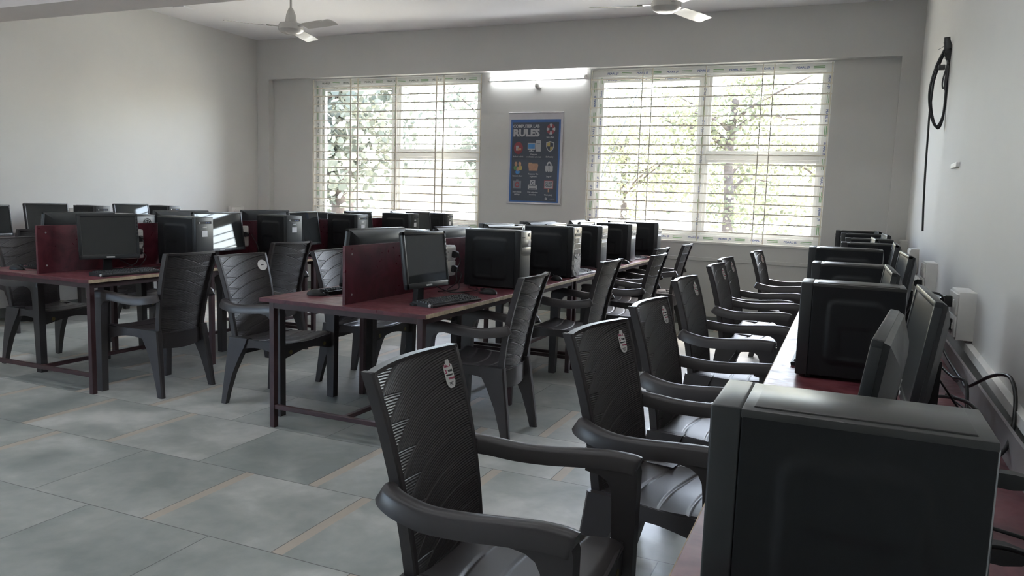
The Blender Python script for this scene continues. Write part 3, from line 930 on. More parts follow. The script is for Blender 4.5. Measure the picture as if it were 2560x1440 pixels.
fan('white three-blade ceiling fan before the left window, long down rod showing', -5.03, 6.14, R(108))
fan('white three-blade ceiling fan before the right window, cut by the picture edge', -1.446, 6.247, R(69))

t = tube0 = thing('tube_light', 'lit white tube light batten under the beam between the windows', 'lamp', (-3.49, YN, 2.745))
obj('housing', box(BM(), -.61, .61, -.022, 0, -.018, .018, .004), 'whitepaint', t)
obj('tube', tube(BM(), [(-.60, -.034, 0), (.60, -.034, 0)], .014, 12, 0), 'tube', t, 60, label='glowing tube')
for s in (-1, 1): obj('end_cap', box(BM(), s * .605 - .012, s * .605 + .012, -.050, -.004, -.020, .020, .004), 'whitepaint', t)
for k, (x, y) in enumerate([(x, y) for y in (.9, 2.8) for x in (-.6, -2.2, -3.8, -5.4, -6.9)]):  # unseen ceiling lamps, added to brighten the front of the floor
    lt = dup(tube0, (x, y, ZC), 0, 'added fill tube light on the ceiling, out of view', 'added fill tube lights out of view')
    lt.rotation_euler = (PI / 2, 0, 0)
t = thing('bulb_holder', 'small white bulb holder on the wall below the tube light', 'lamp', (-3.47, YN, 2.655))
mxr = Matrix.Rotation(PI / 2, 4, 'X')
obj('base', lathe(BM(), [(.042, 0), (.042, .014), (.034, .024), (.030, .03)], 24, mxr), 'socket', t, 40)
obj('cap', lathe(BM(), [(.026, .03), (.028, .045), (.028, .062), (.020, .068), (.001, .068)], 24, mxr), 'socket', t, 40)
o = obj('ceiling_plate', box(BM(), -7.17, -7.01, 6.73, 6.90, ZC - .012, ZC, .003), 'ceil'); tag(o, 'pale square cover plate on the ceiling near the left wall', 'plate')

# ------------------------------------------------------------------ poster
def poster():
    PW, PH = .69, 1.075
    t = thing('poster', 'blue Computer Lab Rules poster hanging between the two windows', 'poster', (-3.485, YN - .012, 1.272))
    L = lambda u: -PW / 2 + .027 + u * .635
    Z = lambda v: .998 - v * .978
    obj('sheet', box(BM(), -PW / 2, PW / 2, -.004, .0, 0, PH, .001, 1), 'posterw', t)
    obj('top_rod', tube(BM(), [(-PW / 2 - .006, -.004, PH), (PW / 2 + .006, -.004, PH)], .007, 10, 0), 'posterw', t, 50)
    obj('bottom_rod', tube(BM(), [(-PW / 2 - .006, -.004, .004), (PW / 2 + .006, -.004, .004)], .007, 10, 0), 'posterw', t, 50)
    obj('blue_border', box(BM(), L(0), L(1), -.0052, -.0038, Z(1), Z(0)), 'pblue', t)
    obj('navy_field', box(BM(), L(.035), L(.965), -.0062, -.005, Z(.985), Z(.035)), 'pnavy', t)
    Y = -.0064
    def M(u, v): return frame_mx((L(u), Y, Z(v)), (1, 0, 0), (0, 0, 1))
    def txt(name, items, m, par=t):
        bm = BM()
        for body, u, v, s, w, b in items: addtext(bm, body, s, M(u, v), b, w)
        return obj(name, bm, m, par)
    txt('title', [('COMPUTER LAB', .315, .083, .050, .340, .0022), ('RULES', .318, .165, .118, .340, .0060)], 'pgrey')
    cap = [('Save often', .80, .213, .10), ('No food or drink', .165, .448, .145), ('Keep your', .485, .420, .09), ('workstation area neat', .485, .450, .20), ('Surf safely', .80, .448, .10),
           ('Respect others', .165, .683, .135), ('Keep your files', .485, .656, .135), ('organized', .485, .686, .095), ('Log off', .80, .683, .07),
           ("Don't change", .165, .878, .12), ('settings', .165, .906, .075), ('Print only when', .485, .878, .14), ('necessary', .485, .906, .095), ('Work quietly', .80, .906, .11)]
    txt('caption', [(b, u, v, .026, w * .95, .0006) for b, u, v, w in cap], 'pgrey')
    txt('footer_mark', [('computing', .875, .953, .022, .07, .0003)], 'pgrey2')
    def flat(bm, pts, d=0):
        bm2 = BM(); prism(bm2, [(L(u), Z(v)) for u, v in pts], 'y', Y - .0004 - d, Y + .0006)
        me = bpy.data.meshes.new('tmp'); bm2.to_mesh(me); bm2.free(); bm.from_mesh(me); bpy.data.meshes.remove(me)
    def ell(u, v, ru, rv, n=20, a0=0, a1=2 * PI):
        return [(u + ru * math.cos(a0 + (a1 - a0) * k / n), v + rv * math.sin(a0 + (a1 - a0) * k / n)) for k in range(n + (a1 - a0 < 6.28))]
    def icon(name, pieces):
        par = None
        for k, (m, polys, d) in enumerate(pieces):
            bm = BM()
            for p in polys: flat(bm, p, d)
            o = obj(name if par is None else name + '_detail', bm, m, t if par is None else par)
            par = par or o
    def arc(u, v, r0, r1, k, a0, a1):
        n = 6
        return [(u + r1[0] * math.cos(a0 + (a1 - a0) * i / n), v + r1[1] * math.sin(a0 + (a1 - a0) * i / n)) for i in range(n + 1)] + \
               [(u + r0[0] * math.cos(a1 - (a1 - a0) * i / n), v + r0[1] * math.sin(a1 - (a1 - a0) * i / n)) for i in range(n + 1)]
    # life ring
    icon('life_ring_icon', [('pgrey', [arc(.81, .118, (.033, .025), (.085, .064), 0, R(-20 + 90 * k), R(20 + 90 * k)) for k in range(4)], 0),
                            ('pred', [arc(.81, .118, (.033, .025), (.085, .064), 0, R(20 + 90 * k), R(70 + 90 * k)) for k in range(4)], 0)])
    icon('food_icon', [('pred', [ell(.165, .345, .095, .075)], 0), ('pgrey', [[(.115, .315), (.175, .315), (.17, .375), (.12, .375)]], .0006), ('porange', [[(.15, .345), (.225, .345), (.225, .372), (.15, .372)]], .0010)])
    icon('workstation_icon', [('pgrey', [[(.355, .283), (.51, .283), (.51, .362), (.355, .362)], [(.42, .362), (.445, .362), (.445, .378), (.42, .378)], [(.385, .376), (.48, .376), (.48, .384), (.385, .384)], [(.52, .250), (.62, .250), (.62, .384), (.52, .384)]], 0),
                              ('psky', [[(.367, .292), (.498, .292), (.498, .352), (.367, .352)]], .0006), ('pgrey2', [[(.535, .268), (.605, .268), (.605, .275), (.535, .275)], [(.535, .285), (.605, .285), (.605, .292), (.535, .292)]], .0006)])
    sh = [(.725, .275), (.80, .260), (.885, .275), (.885, .325), (.86, .365), (.805, .392), (.75, .365), (.725, .325)]
    shi = [(.805 + (u - .805) * .78, .325 + (v - .325) * .80) for u, v in sh]
    icon('shield_icon', [('pgrey', [sh], 0), ('pnavy', [shi], .0005), ('pyellow', [[(.745, .284), (.803, .272), (.803, .323), (.745, .323)], [(.807, .327), (.865, .327), (.845, .357), (.807, .376)]], .0009)])
    icon('people_icon', [('pgreen', [ell(.125, .585, .045, .030)], 0), ('pyellow', [ell(.215, .585, .045, .030)], 0), ('psky', [ell(.165, .635, .046, .026)], .0004), ('pskin', [ell(.125, .538, .028, .028), ell(.205, .538, .028, .028)], .0004), ('pskin', [ell(.165, .600, .026, .024)], .0008)])
    icon('folder_icon', [('porange', [[(.385, .520), (.445, .520), (.455, .530), (.57, .530), (.57, .545), (.385, .545)]], 0), ('pskin', [[(.378, .540), (.582, .540), (.565, .618), (.397, .618)]], .0005)])
    icon('padlock_icon', [('pgrey', [arc(.80, .553, (.028, .028), (.052, .050), 0, PI, 2 * PI), [(.725, .555), (.875, .555), (.875, .615), (.85, .632), (.84, .612), (.82, .635), (.805, .612), (.785, .635), (.77, .612), (.745, .632), (.725, .612)]], 0), ('pnavy', [ell(.80, .582, .010, .008), [(.796, .585), (.804, .585), (.806, .605), (.794, .605)]], .0006)])
    icon('settings_icon', [('pgrey2', [[(.08, .742), (.245, .742), (.245, .835), (.08, .835)], [(.14, .725), (.185, .725), (.185, .742), (.14, .742)]], 0), ('pred', [ell(.165, .790, .045, .034)], .0005), ('pgrey2', [ell(.165, .790, .025, .019)], .0009)])
    icon('printer_icon', [('pgrey', [[(.425, .728), (.53, .728), (.53, .790), (.425, .790)], [(.385, .795), (.40, .785), (.555, .785), (.57, .795), (.57, .845), (.385, .845)]], 0), ('pnavy', [arc(.478, .762, (.018, .014), (.030, .023), 0, R(10 + 120 * k), R(100 + 120 * k)) for k in range(3)] + [[(.41, .830), (.545, .830), (.545, .838), (.41, .838)], [(.41, .797), (.545, .797), (.545, .802), (.41, .802)]], .0006)])
    icon('placard_icon', [('pskin', [[(.79, .83), (.815, .83), (.815, .872), (.79, .872)]], 0), ('pred', [[(.71, .730), (.895, .730), (.895, .832), (.71, .832)]], .0002), ('pgrey', [[(.72, .738), (.885, .738), (.885, .824), (.72, .824)]], .0006)])
    bm = BM()
    mq = Matrix.Translation((0, -.0012, 0))
    addtext(bm, 'QUIET', .036, mq @ M(.803, .765), .0012, .090); addtext(bm, 'PLEASE!', .036, mq @ M(.803, .797), .0012, .096)
    obj('placard_lettering', bm, 'pnavy', t)
    icon('footer_emblem', [('pgrey', [ell(.755, .953, .022, .016)], 0), ('pnavy', [ell(.755, .953, .010, .007)], .0005)])
poster()

# ------------------------------------------------------------------ tables and desks
table('divided_table', 'maroon divided computer table in the middle, nearest the camera', -2.436, 3.37, 5.70, R(-.9), .54, 0, 'divided computer tables', mids=((4.29,), (4.55,)))
table('divided_table', 'maroon divided computer table in the middle, far half by the poster', -2.420, 5.71, 8.45, R(-.4), .54, 0, 'divided computer tables', mids=((6.20,), (6.63,)))
table('divided_table', 'maroon divided computer table on the left, nearest the camera', -4.887, 3.37, 5.61, 0, .54, 0, 'divided computer tables', mids=((4.39,), (4.45,)))
table('divided_table', 'maroon divided computer table on the left, far half before the left window', -4.887, 5.62, 8.45, 0, .54, 0, 'divided computer tables', mids=((7.0,), (7.0,)))
wall_table('wall_desk', 'long maroon desk along the right wall under black computers', -.225, .405, .85, 8.5, 1)
wall_table('wall_desk', 'maroon desk along the left wall', XL + .01, -6.98, 4.0, 8.4, -1)

# ------------------------------------------------------------------ chairs
CG = 'brown ribbed plastic armchairs'
base = 'brown plastic armchair '
N = [(-.735, 1.745, -90), (-.470, 2.47, -99), (-.468, 3.235, -95), (-.535, 4.375, -94.5), (-.535, 5.49, -94), (-.565, 6.17, -94), (-.455, 7.31, -95)]
NL = ['closest to the camera, with a red and white No. 1 tag', 'at the right wall desk, second from the camera, turned a little', 'at the right wall desk, third from the camera', 'at the right wall desk, fourth from the camera',
      'at the right wall desk, fifth from the camera', 'at the right wall desk, sixth, mostly behind the fifth', 'at the right wall desk, farthest, beside the back wall']
ch0 = None
for (x, y, a), l in zip(N, NL):
    if ch0 is None: ch0 = make_chair('armchair', base + l, (x, y, 0), R(a), CG)
    else: dup(ch0, (x, y, 0), R(a), base + l, CG)
E_ = [(-1.86, 3.955, 91.5), (-1.81, 5.31, 87.5), (-1.67, 6.22, 88), (-1.83, 7.03, 87), (-1.77, 7.92, 90)]
for k, (x, y, a) in enumerate(E_):
    dup(ch0, (x, y, 0), R(a), base + 'on the right side of the middle table, ' + ORD[k], CG, ('paper_tag',))
L_ = [(-4.19, 3.775, 90), (-4.44, 5.10, 85)]
for k, (x, y, a) in enumerate(L_):
    dup(ch0, (x, y, 0), R(a), base + 'on the right side of the left table, ' + ('nearest the camera' if k == 0 else 'second'), CG, ('paper_tag',))
F_ = [(-3.30, 3.89, -90), (-3.15, 4.64, -90), (-3.12, 5.29, -91), (-3.14, 6.72, -89)]
FL = ['on the aisle facing the middle table, with a round tag', 'behind the mouse at the aisle side of the middle table', 'third on the aisle side of the middle table, mostly hidden', 'fourth on the aisle side of the middle table, mostly hidden']
for k, (x, y, a) in enumerate(F_):
    c = dup(ch0, (x, y, 0), R(a), base + FL[k], CG, ('paper_tag',))
    if k == 0:
        z0, u0 = .85, .90
        p = back_pt(u0, z0, .0065); pu = back_pt(u0, z0 + .04, .0065); pr = back_pt(u0 + .03, z0, .0065)
        up = (pu - p).normalized(); rt = pr - p; rt = (rt - up * rt.dot(up)).normalized()
        bm = disc(BM(), (0, 0), .036, 'z', 0, .0012, 24); mxx = frame_mx(p, rt, up); bmesh.ops.transform(bm, matrix=mxx, verts=bm.verts)
        pt = obj('round_tag', bm, 'tag', c, label='round pale tag')
        bm = BM(); box(bm, -.010, .010, -.002, .004, .0013, .0017); bmesh.ops.transform(bm, matrix=mxx, verts=bm.verts); obj('black_lettering', bm, 'tagblk', pt)
G_ = [(-5.46, 3.92, -90), (-5.52, 4.86, -92)]
for k, (x, y, a) in enumerate(G_):
    dup(ch0, (x, y, 0), R(a), base + ('behind the left end of the left table, with a gold stud' if k == 0 else 'on the far side of the left table, second'), CG, ('paper_tag',))
H_ = [(-6.98, 4.72, 91), (-6.95, 5.75, 88), (-6.95, 6.75, 90)]
for k, (x, y, a) in enumerate(H_):
    dup(ch0, (x, y, 0), R(a), base + 'facing the left wall desk, ' + ORD[k], CG, ('paper_tag',))

# ------------------------------------------------------------------ computers
PG = 'black computer towers'
def P(key, xf, xr_, y, face, label, tw=0):
    W, D, H, st = key
    tower(key, label, ((xf + xr_) / 2, y + W / 2, .7512), R((90 if face < 0 else -90) + tw), PG)
pn, pm, pl_ = (.165, .335, .340, 'plain'), (.165, .335, .370, 'plain'), (.170, .385, .375, 'plain')
P(pn, -.151, .184, 1.04, -1, 'black computer tower biggest in the picture, at the lower right')
P(pn, -.136, .199, 2.90, -1, 'black computer tower on the right wall desk, second from the camera')
P(pn, -.144, .191, 3.93, -1, 'black computer tower on the right wall desk, third from the camera')
P(pl_, -.195, .190, 4.72, -1, 'black computer tower on the right wall desk, fourth from the camera')
P(pm, -.035, .300, 5.66, -1, 'black computer tower on the right wall desk, fifth from the camera')
P(pm, -.012, .323, 6.47, -1, 'black computer tower on the right wall desk, sixth from the camera')
P(pm, -.052, .283, 7.60, -1, 'black computer tower on the right wall desk, seventh from the camera')
P(pl_, -.108, .277, 8.28, -1, 'black computer tower on the right wall desk, farthest, against the back wall')
P((.175, .400, .385, 'bays'), -1.93, -2.33, 4.60, 1, 'black tower with grey drive bays, nearest on the middle table')
P((.175, .395, .388, 'silver'), -1.90, -2.295, 5.55, 1, 'black tower with silver chevron mesh front on the middle table')
P((.175, .36, .372, 'grey'), -1.962, -2.322, 6.50, 1, 'black tower with silver top front, beside the silver chevron tower')
P((.175, .36, .372, 'grey'), -1.935, -2.295, 7.41, 1, 'black tower with silver top front, second from last on the middle table')
P((.175, .36, .372, 'grey'), -1.86, -2.22, 8.22, 1, 'black tower with silver top front, last on the middle table, against the window')
P(pl_, -4.425, -4.81, 4.33, 1, 'black tower with white label on the left table, nearest, behind the first chair')
P(pl_, -4.44, -4.825, 5.41, 1, 'black tower with white label on the left table, second from the camera', -9)
P(pl_, -4.455, -4.84, 6.46, 1, 'black tower with white label on the left table, third from the camera', -5)
P(pl_, -4.48, -4.86, 7.50, 1, 'black tower with white label on the left table, fourth from the camera')
P(pl_, -4.44, -4.825, 8.26, 1, 'black tower on the left table, farthest, against the left window')
P(pl_, -5.345, -4.96, 4.27, -1, 'black tower showing its round fan grille, behind the left partition')
P(pl_, -5.365, -4.98, 6.62, -1, 'black tower seen from behind left window sill, on the far side of left table', 4)
P((.175, .36, .372, 'grey'), -2.87, -2.51, 4.27, -1, 'tower seen from behind past the nearest middle partition')
P((.175, .36, .372, 'grey'), -2.87, -2.51, 5.92, -1, 'tower seen from behind, second behind the middle partition')
P((.175, .36, .372, 'grey'), -2.87, -2.51, 6.80, -1, 'tower seen from behind, third behind the middle partition')
P(pm, -7.10, -7.435, 5.62, 1, 'black tower on the left wall desk between two monitors')
P(pm, -7.10, -7.435, 6.56, 1, 'black tower on the left wall desk, farther one')

# ------------------------------------------------------------------ monitors
MG = 'black monitors'
def MO(key, x, y, facing, label):
    """top edge centre at x, y; facing = heading of the screen in degrees"""
    monitor(key, label, (x, y, .7512), R(facing - 90), MG)
wd, sq_, big, sm = (.455, .29, .392), (.385, .308, .400), (.54, .325, .402), (.455, .29, .375)
wdm, smm = wd + ('matt',), sm + ('matt',)
MO(wdm, .074, 1.63, 174, 'monitor edge-on behind the biggest tower, back turned to us, nearest the camera')
MO(wdm, .200, 2.30, 181, 'tilted monitor edge-on against the right wall, behind the nearest one')
MO(smm, .157, 3.36, 181, 'monitor edge-on between the second and third right wall towers')
MO(wdm, .262, 4.25, 182, 'monitor edge-on near the right wall, beside the third right wall tower')
MO(wdm, .272, 5.36, 179, 'monitor edge-on near the right wall, beyond the fourth right wall tower')
MO(wdm, .173, 6.13, 182, 'monitor edge-on between the fifth and sixth right wall towers')
MO(wdm, .285, 7.18, 183, 'monitor edge-on between the sixth and seventh right wall towers')
MO(wdm, .250, 8.03, 183, 'monitor edge-on before the last right wall tower')
MO(sq_, -2.135, 3.718, -7.6, 'square black monitor with round side buttons on the middle table')
MO(wd, -2.237, 5.06, -9, 'monitor hidden behind the drive bay tower on the middle table')
MO(wd, -2.238, 6.11, -1, 'monitor behind the silver chevron tower, top edge showing')
MO(wd, -2.270, 7.05, 0, 'pale reflecting monitor behind the third middle table tower')
MO(wd, -2.220, 7.92, -5, 'pale reflecting monitor behind the fourth middle table tower')
MO(big, -2.508, 3.80, 177, 'black monitor back rising over the middle partition, nearest')
MO(wd, -2.488, 4.69, 177, 'black monitor back over the middle partition, second')
MO(wd, -2.525, 5.56, 176, 'black monitor back over the middle partition, third')
MO(wd, -2.51, 6.43, 169, 'black monitor back over the middle partition, fourth')
MO(wd, -2.485, 7.34, 180, 'black monitor back over the middle partition, fifth, below the poster')
MO(wd, -2.495, 7.93, 183, 'black monitor back over the middle partition, sixth, by the right window')
MO(sq_, -4.645, 3.765, -22, 'dark square monitor on the left table facing us, before the maroon partition')
MO(big, -4.765, 4.90, .6, 'monitor reflecting the window, on the left table behind the nearest tower')
MO(big, -4.73, 5.95, 9, 'monitor reflecting the window, on the left table behind the second tower')
MO(wd, -4.79, 6.98, 5, 'monitor on the left table behind the third tower')
MO(wd, -4.60, 7.87, -5, 'monitor on the left table behind the fourth tower')
MO(big, -4.975, 3.80, 178, 'black monitor back over the left partition, nearest')
MO(big, -5.12, 4.85, 176, 'black monitor back over the left partition, second')
MO(big, -5.15, 5.90, 167, 'black monitor back over the left partition, third, below the pier')
MO(wd, -5.00, 7.22, 175, 'black monitor back over the left partition, fourth')
MO(wd, -4.96, 8.02, 184, 'black monitor back over the left partition, fifth')
MO(sm, -7.25, 4.60, 0, 'monitor on the left wall desk cut by the left picture edge')
MO(wd, -7.25, 5.19, 0, 'monitor on the left wall desk, left of the small wall socket')
MO(wd, -7.25, 6.18, 0, 'monitor on the left wall desk between the two towers')

# ------------------------------------------------------------------ keyboards and mice
KG, SG = 'black keyboards', 'black mice'
def K(x, y, a, label): keyboard(label, (x, y, .7505), R(a), KG)
K(-2.035, 3.82, 80, 'black keyboard in front of the square monitor on the middle table')
K(-2.79, 3.90, -95, 'black keyboard behind the mouse on the aisle side of the middle table')
K(-4.475, 3.76, 86, 'black keyboard below the dark square monitor on the left table')
K(-5.18, 3.80, -90, 'black keyboard behind the mouse at the left end of the left table')
K(-1.985, 5.95, 86, 'black keyboard shining beside the silver chevron tower')
K(-2.02, 7.83, 84, 'black keyboard glinting before the last middle table tower')
K(-4.48, 5.98, 88, 'black keyboard on the left table beyond the second chair')
K(-.085, 3.32, -91, 'black keyboard on the right wall desk beyond the second tower')
z = .7505
mouse('black mouse beside the keyboard of the square monitor', (-2.02, 4.32, z), R(100), [(0, .054, .012), (-.03, .10, .004), (-.10, .13, .003), (-.16, .10, .003), (-.22, .05, .003)], SG)
mouse('black mouse at the near corner of the middle table, aisle side', (-2.80, 3.64, z), R(-70), [(0, .054, .012), (.03, .10, .004), (.02, .17, .003), (.08, .24, .003)], SG)
mouse('black mouse at the left end of the left table', (-5.205, 3.50, z), R(-80), [(0, .054, .012), (.02, .10, .004), (.0, .18, .003)], SG)
mouse('black mouse on the table edge by the silver chevron tower, cord hanging', (-1.955, 5.36, z), R(60), [(0, .054, .012), (-.02, .085, .006), (-.06, .09, .004), (-.098, .05, .002), (-.112, .03, -.03), (-.110, .03, -.12), (-.09, .06, -.2)], SG)
mouse('pale shining mouse beside the fourth middle table tower', (-1.945, 7.20, z), R(95), None, SG)

# ------------------------------------------------------------------ sockets
SK = 'white socket boxes'
for k, (y, l) in enumerate(((3.38, 'nearest, two black plugs in it'), (5.05, 'second along the wall'), (6.64, 'third along the wall'), (8.28, 'farthest, by the corner'))):
    socket_box('white double socket box on the right wall, ' + l, (xr(y), y, .968), R(-90) + .0147, .21, .18, .06, SK)
socket_box('white double socket box on the left partition beside the nearest tower', (-4.877, 4.10 + .03, .915), R(90), .17, .21, .045, SK)
socket_box('white socket box on the left partition beyond the second monitor', (-4.877, 5.265, .935), R(90), .12, .18, .045, SK, plates=1)
socket_box('white double socket box on the middle partition beside the square monitor', (-2.421, 4.47, .925), R(90), .16, .20, .045, SK)
socket_box('small white socket box on the left wall between monitors', (XL, 5.78, 1.0), R(90), .16, .17, .05, SK, plates=1)
socket_box('white socket box on the left wall near the back corner', (XL, 8.12, 1.0), R(90), .24, .20, .05, SK)

# ------------------------------------------------------------------ cables
def plugmx(o, d):
    """plug seated at o, body leaving along direction d"""
    d = Vector(d).normalized(); zz = Vector((0, 0, 1)); xx = (-d).cross(zz).normalized(); zz = xx.cross(-d)
    return Matrix(((xx.x, -d.x, zz.x, o[0]), (xx.y, -d.y, zz.y, o[1]), (xx.z, -d.z, zz.z, o[2]), (0, 0, 0, 1)))
xw = xr(3.38) - .069
cable('black power cable from upper plug of nearest right wall socket, looping', [(xw - .04, 3.41, 1.005), (xw - .06, 3.38, .97), (xw - .05, 3.30, .90), (xw - .03, 3.10, .84), (xw - .01, 2.86, .81), (xw - .02, 2.66, .83), (xw + .015, 2.50, .90), (xw + .035, 2.36, .925), (xw + .03, 2.24, .875), (xw - .0, 2.14, .79), (xw - .10, 2.0, .757)], .0052, plug=[plugmx((xw, 3.40, 1.01), (-1, 0, 0))])
cable('black power cable from lower plug of nearest right wall socket, tangled', [(xw - .04, 3.34, .925), (xw - .06, 3.30, .88), (xw - .05, 3.14, .81), (xw - .02, 2.9, .80), (xw - .05, 2.72, .84), (xw - .03, 2.62, .85), (xw - .03, 2.56, .78), (xw - .06, 2.40, .757), (xw - .02, 2.32, .80), (xw - .05, 2.45, .83), (xw - .13, 2.62, .79), (xw - .17, 2.45, .757), (xw - .10, 2.2, .757), (xw - .02, 2.35, .766)], .0052, plug=[plugmx((xw, 3.34, .93), (-1, 0, 0))])
cable('thin black video cable tangled between the right monitors and the wall', [(.26, 2.35, .90), (.33, 2.45, .80), (.37, 2.62, .765), (.33, 2.80, .77), (.36, 2.62, .79), (.37, 2.40, .775), (.31, 2.22, .76), (.24, 2.05, .757), (.16, 1.86, .757)], .0030)
cable('black cable curling behind the second right wall tower', [(.205, 2.98, 1.0), (.24, 3.0, 1.06), (.30, 3.06, 1.07), (.33, 3.10, 1.04), (.28, 3.08, 1.0), (.23, 3.0, .93), (.26, 3.1, .80), (.30, 3.3, .757)], .0040)
cable('thin grey cable behind the second right wall tower', [(.205, 2.95, .92), (.25, 2.96, .96), (.23, 3.0, .88), (.26, 3.02, .80), (.31, 2.9, .757)], .0030, 'dcable')
cable('black cable drooping from the second right wall socket', [(xr(5.05) - .07, 4.99, .93), (xr(5.05) - .10, 4.9, .86), (xr(5.05) - .10, 4.72, .80), (xr(5.05) - .16, 4.5, .757)], .0040, plug=[plugmx((xr(5.05) - .069, 5.0, .935), (-1, 0, 0))])
cable('black cable drooping from the third right wall socket', [(xr(6.64) - .07, 6.58, .93), (xr(6.64) - .11, 6.45, .86), (xr(6.64) - .10, 6.3, .80), (xr(6.64) - .17, 6.2, .757)], .0040, plug=[plugmx((xr(6.64) - .069, 6.58, .935), (-1, 0, 0))])
# cords at the rear of the nearest tower
cable('thick black power cord at the rear of the biggest tower, upper plug', [(.250, 1.174, 1.006), (.30, 1.15, 1.003), (.36, 1.10, .97), (.39, 1.06, .90), (.37, 1.1, .80), (.33, 1.3, .757)], .0045, plug=[plugmx((.189, 1.18, 1.006), (1, -.1, 0)) @ Matrix.Diagonal((.5, 1.75, .48, 1))])
cable('black video cord at the rear of the biggest tower, with a white flag tag', [(.250, 1.184, .900), (.288, 1.15, .897), (.33, 1.08, .885), (.37, 1.05, .83), (.36, 1.04, .775), (.30, 1.1, .757)], .0045, plug=[plugmx((.189, 1.19, .90), (1, -.1, 0)) @ Matrix.Diagonal((.55, 1.75, .62, 1))])
cable('thin black cord at the rear of the biggest tower', [(.188, 1.19, .935), (.24, 1.18, .930), (.30, 1.16, .925), (.36, 1.14, .90), (.385, 1.14, .84), (.35, 1.2, .757)], .0028)
cable('black arching cord at the rear of the biggest tower', [(.188, 1.18, .905), (.23, 1.16, .918), (.28, 1.13, .912), (.32, 1.10, .88), (.335, 1.08, .82), (.30, 1.08, .775), (.24, 1.1, .757)], .0036)
o = obj('flag_tag', box(BM(), .268, .296, 1.160, 1.162, .868, .905), 'label'); tag(o, 'small white flag tag on the cord of the biggest tower', 'tag')
# left and middle tables
for (x, y, zc, nm) in ((-4.877, 4.13, .915, 'left partition socket beside the nearest tower'), (-2.421, 4.47, .925, 'middle partition socket')):
    cable('black cable from the upper plug of the ' + nm, [(x + .095, y + .035, zc + .04), (x + .11, y + .03, zc), (x + .10, y + .0, zc - .07), (x + .13, y - .06, zc - .13), (x + .12, y - .16, .757)], .0036, plug=[plugmx((x + .054, y + .035, zc + .045), (1, 0, -.15))])
    cable('black cable from the lower plug of the ' + nm, [(x + .095, y + .03, zc - .055), (x + .11, y + .05, zc - .09), (x + .12, y + .0, zc - .14), (x + .16, y - .1, .757), (x + .12, y - .28, .757)], .0036, plug=[plugmx((x + .054, y + .03, zc - .05), (1, 0, -.15))])
cable('white cable arching over the nearest left partition socket', [(-4.86, 3.98, .90), (-4.82, 4.02, 1.0), (-4.80, 4.12, 1.03), (-4.83, 4.2, 1.02)], .0026, 'wcable')
cable('black cable hanging behind the window reflecting monitor on the left table', [(-4.80, 5.33, .95), (-4.76, 5.36, .85), (-4.70, 5.30, .78), (-4.66, 5.16, .757), (-4.7, 5.0, .757)], .0034, plug=[plugmx((-4.823, 5.27, .955), (1, 0, -.1))])
cable('thin black cables curling behind the second left table tower', [(-4.80, 5.70, 1.0), (-4.76, 5.72, .9), (-4.72, 5.75, .82), (-4.70, 5.9, .757), (-4.6, 6.1, .757)], .003)
cable('black monitor cable behind the square monitor on the middle table', [(-2.22, 3.85, .93), (-2.26, 3.98, .86), (-2.28, 4.12, .80), (-2.22, 4.22, .757), (-2.14, 4.4, .757), (-2.2, 4.52, .757)], .0034)
cable('thin black cable looping on the middle table behind the keyboard', [(-2.20, 3.9, .757), (-2.12, 4.0, .757), (-2.06, 4.14, .757), (-2.16, 4.24, .757), (-2.24, 4.14, .757), (-2.14, 4.36, .757), (-2.25, 4.5, .757)], .0024)
cable('black monitor cable behind the dark square monitor on the left table', [(-4.74, 3.86, .93), (-4.78, 3.92, .85), (-4.76, 4.0, .79), (-4.70, 4.06, .757), (-4.62, 4.22, .757)], .0034)

# coil of cable on the right wall
t = thing('cable_coil', 'coiled black cable hung on a wrapped pipe on the right wall', 'cable', (0, 0, 0))
for dx, dy in ((0, 0), (.012, .02)):
    lp = [(.456, 5.40, 2.33), (.412, 5.40, 2.21), (.390, 5.40, 2.07), (.408, 5.40, 1.935), (.444, 5.40, 1.86), (.474, 5.40, 1.925), (.478, 5.41, 2.07), (.478, 5.42, 2.23), (.470, 5.41, 2.32)]
    obj('loop', tube(BM(), [(x + dx * (.3 if x > .45 else 1), y + dy, z - dx * .8) for x, y, z in lp], .0065, 8, 7), 'cable', t, 60)
obj('hanging_end', tube(BM(), [(.408, 5.40, 2.15), (.402, 5.40, 1.95), (.404, 5.40, 1.80), (.408, 5.40, 1.60), (.415, 5.40, 1.40), (.424, 5.40, 1.225)], .0062, 8, 5), 'cable', t, 60)
for q in (0, .012): obj('small_loop', tube(BM(), [(.474, 5.39, 2.24), (.455 + q, 5.39, 2.13 - q), (.461 + q, 5.39, 2.085 - q), (.474, 5.39, 2.12), (.478, 5.39, 2.22)], .0045, 8, 6), 'dcable', t, 60)
bm = BM()
tube(bm, [(.488, 5.44, 2.26), (.478, 5.42, 2.29), (.464, 5.40, 2.33), (.457, 5.39, 2.385)], .024, 10, 5, .017)
for a, b, r_ in (((.484, 5.43, 2.275), (.470, 5.405, 2.305), .030), ((.470, 5.40, 2.32), (.459, 5.39, 2.36), .025), ((.492, 5.445, 2.235), (.482, 5.425, 2.262), .021)): tube(bm, [a, b], r_, 9, 4, r_ * .8)
obj('pipe_wrap', bm, 'dcable', t, 50, label='grey plastic wrapping')
obj('connector', box(BM(), .425, .462, 5.385, 5.41, 2.195, 2.225, .004), 'dcable', t)
obj('tie_wire', tube(BM(), [(.456, 5.39, 2.34), (.436, 5.385, 2.325), (.413, 5.38, 2.31)], .0012, 5, 3), 'dcable', t)
o = obj('wall_stub', box(BM(), xr(4.43) - .018, xr(4.43) + .01, 4.32, 4.54, 1.568, 1.592, .004), 'whitepaint'); tag(o, 'small white stub sticking out of the right wall', 'fitting')

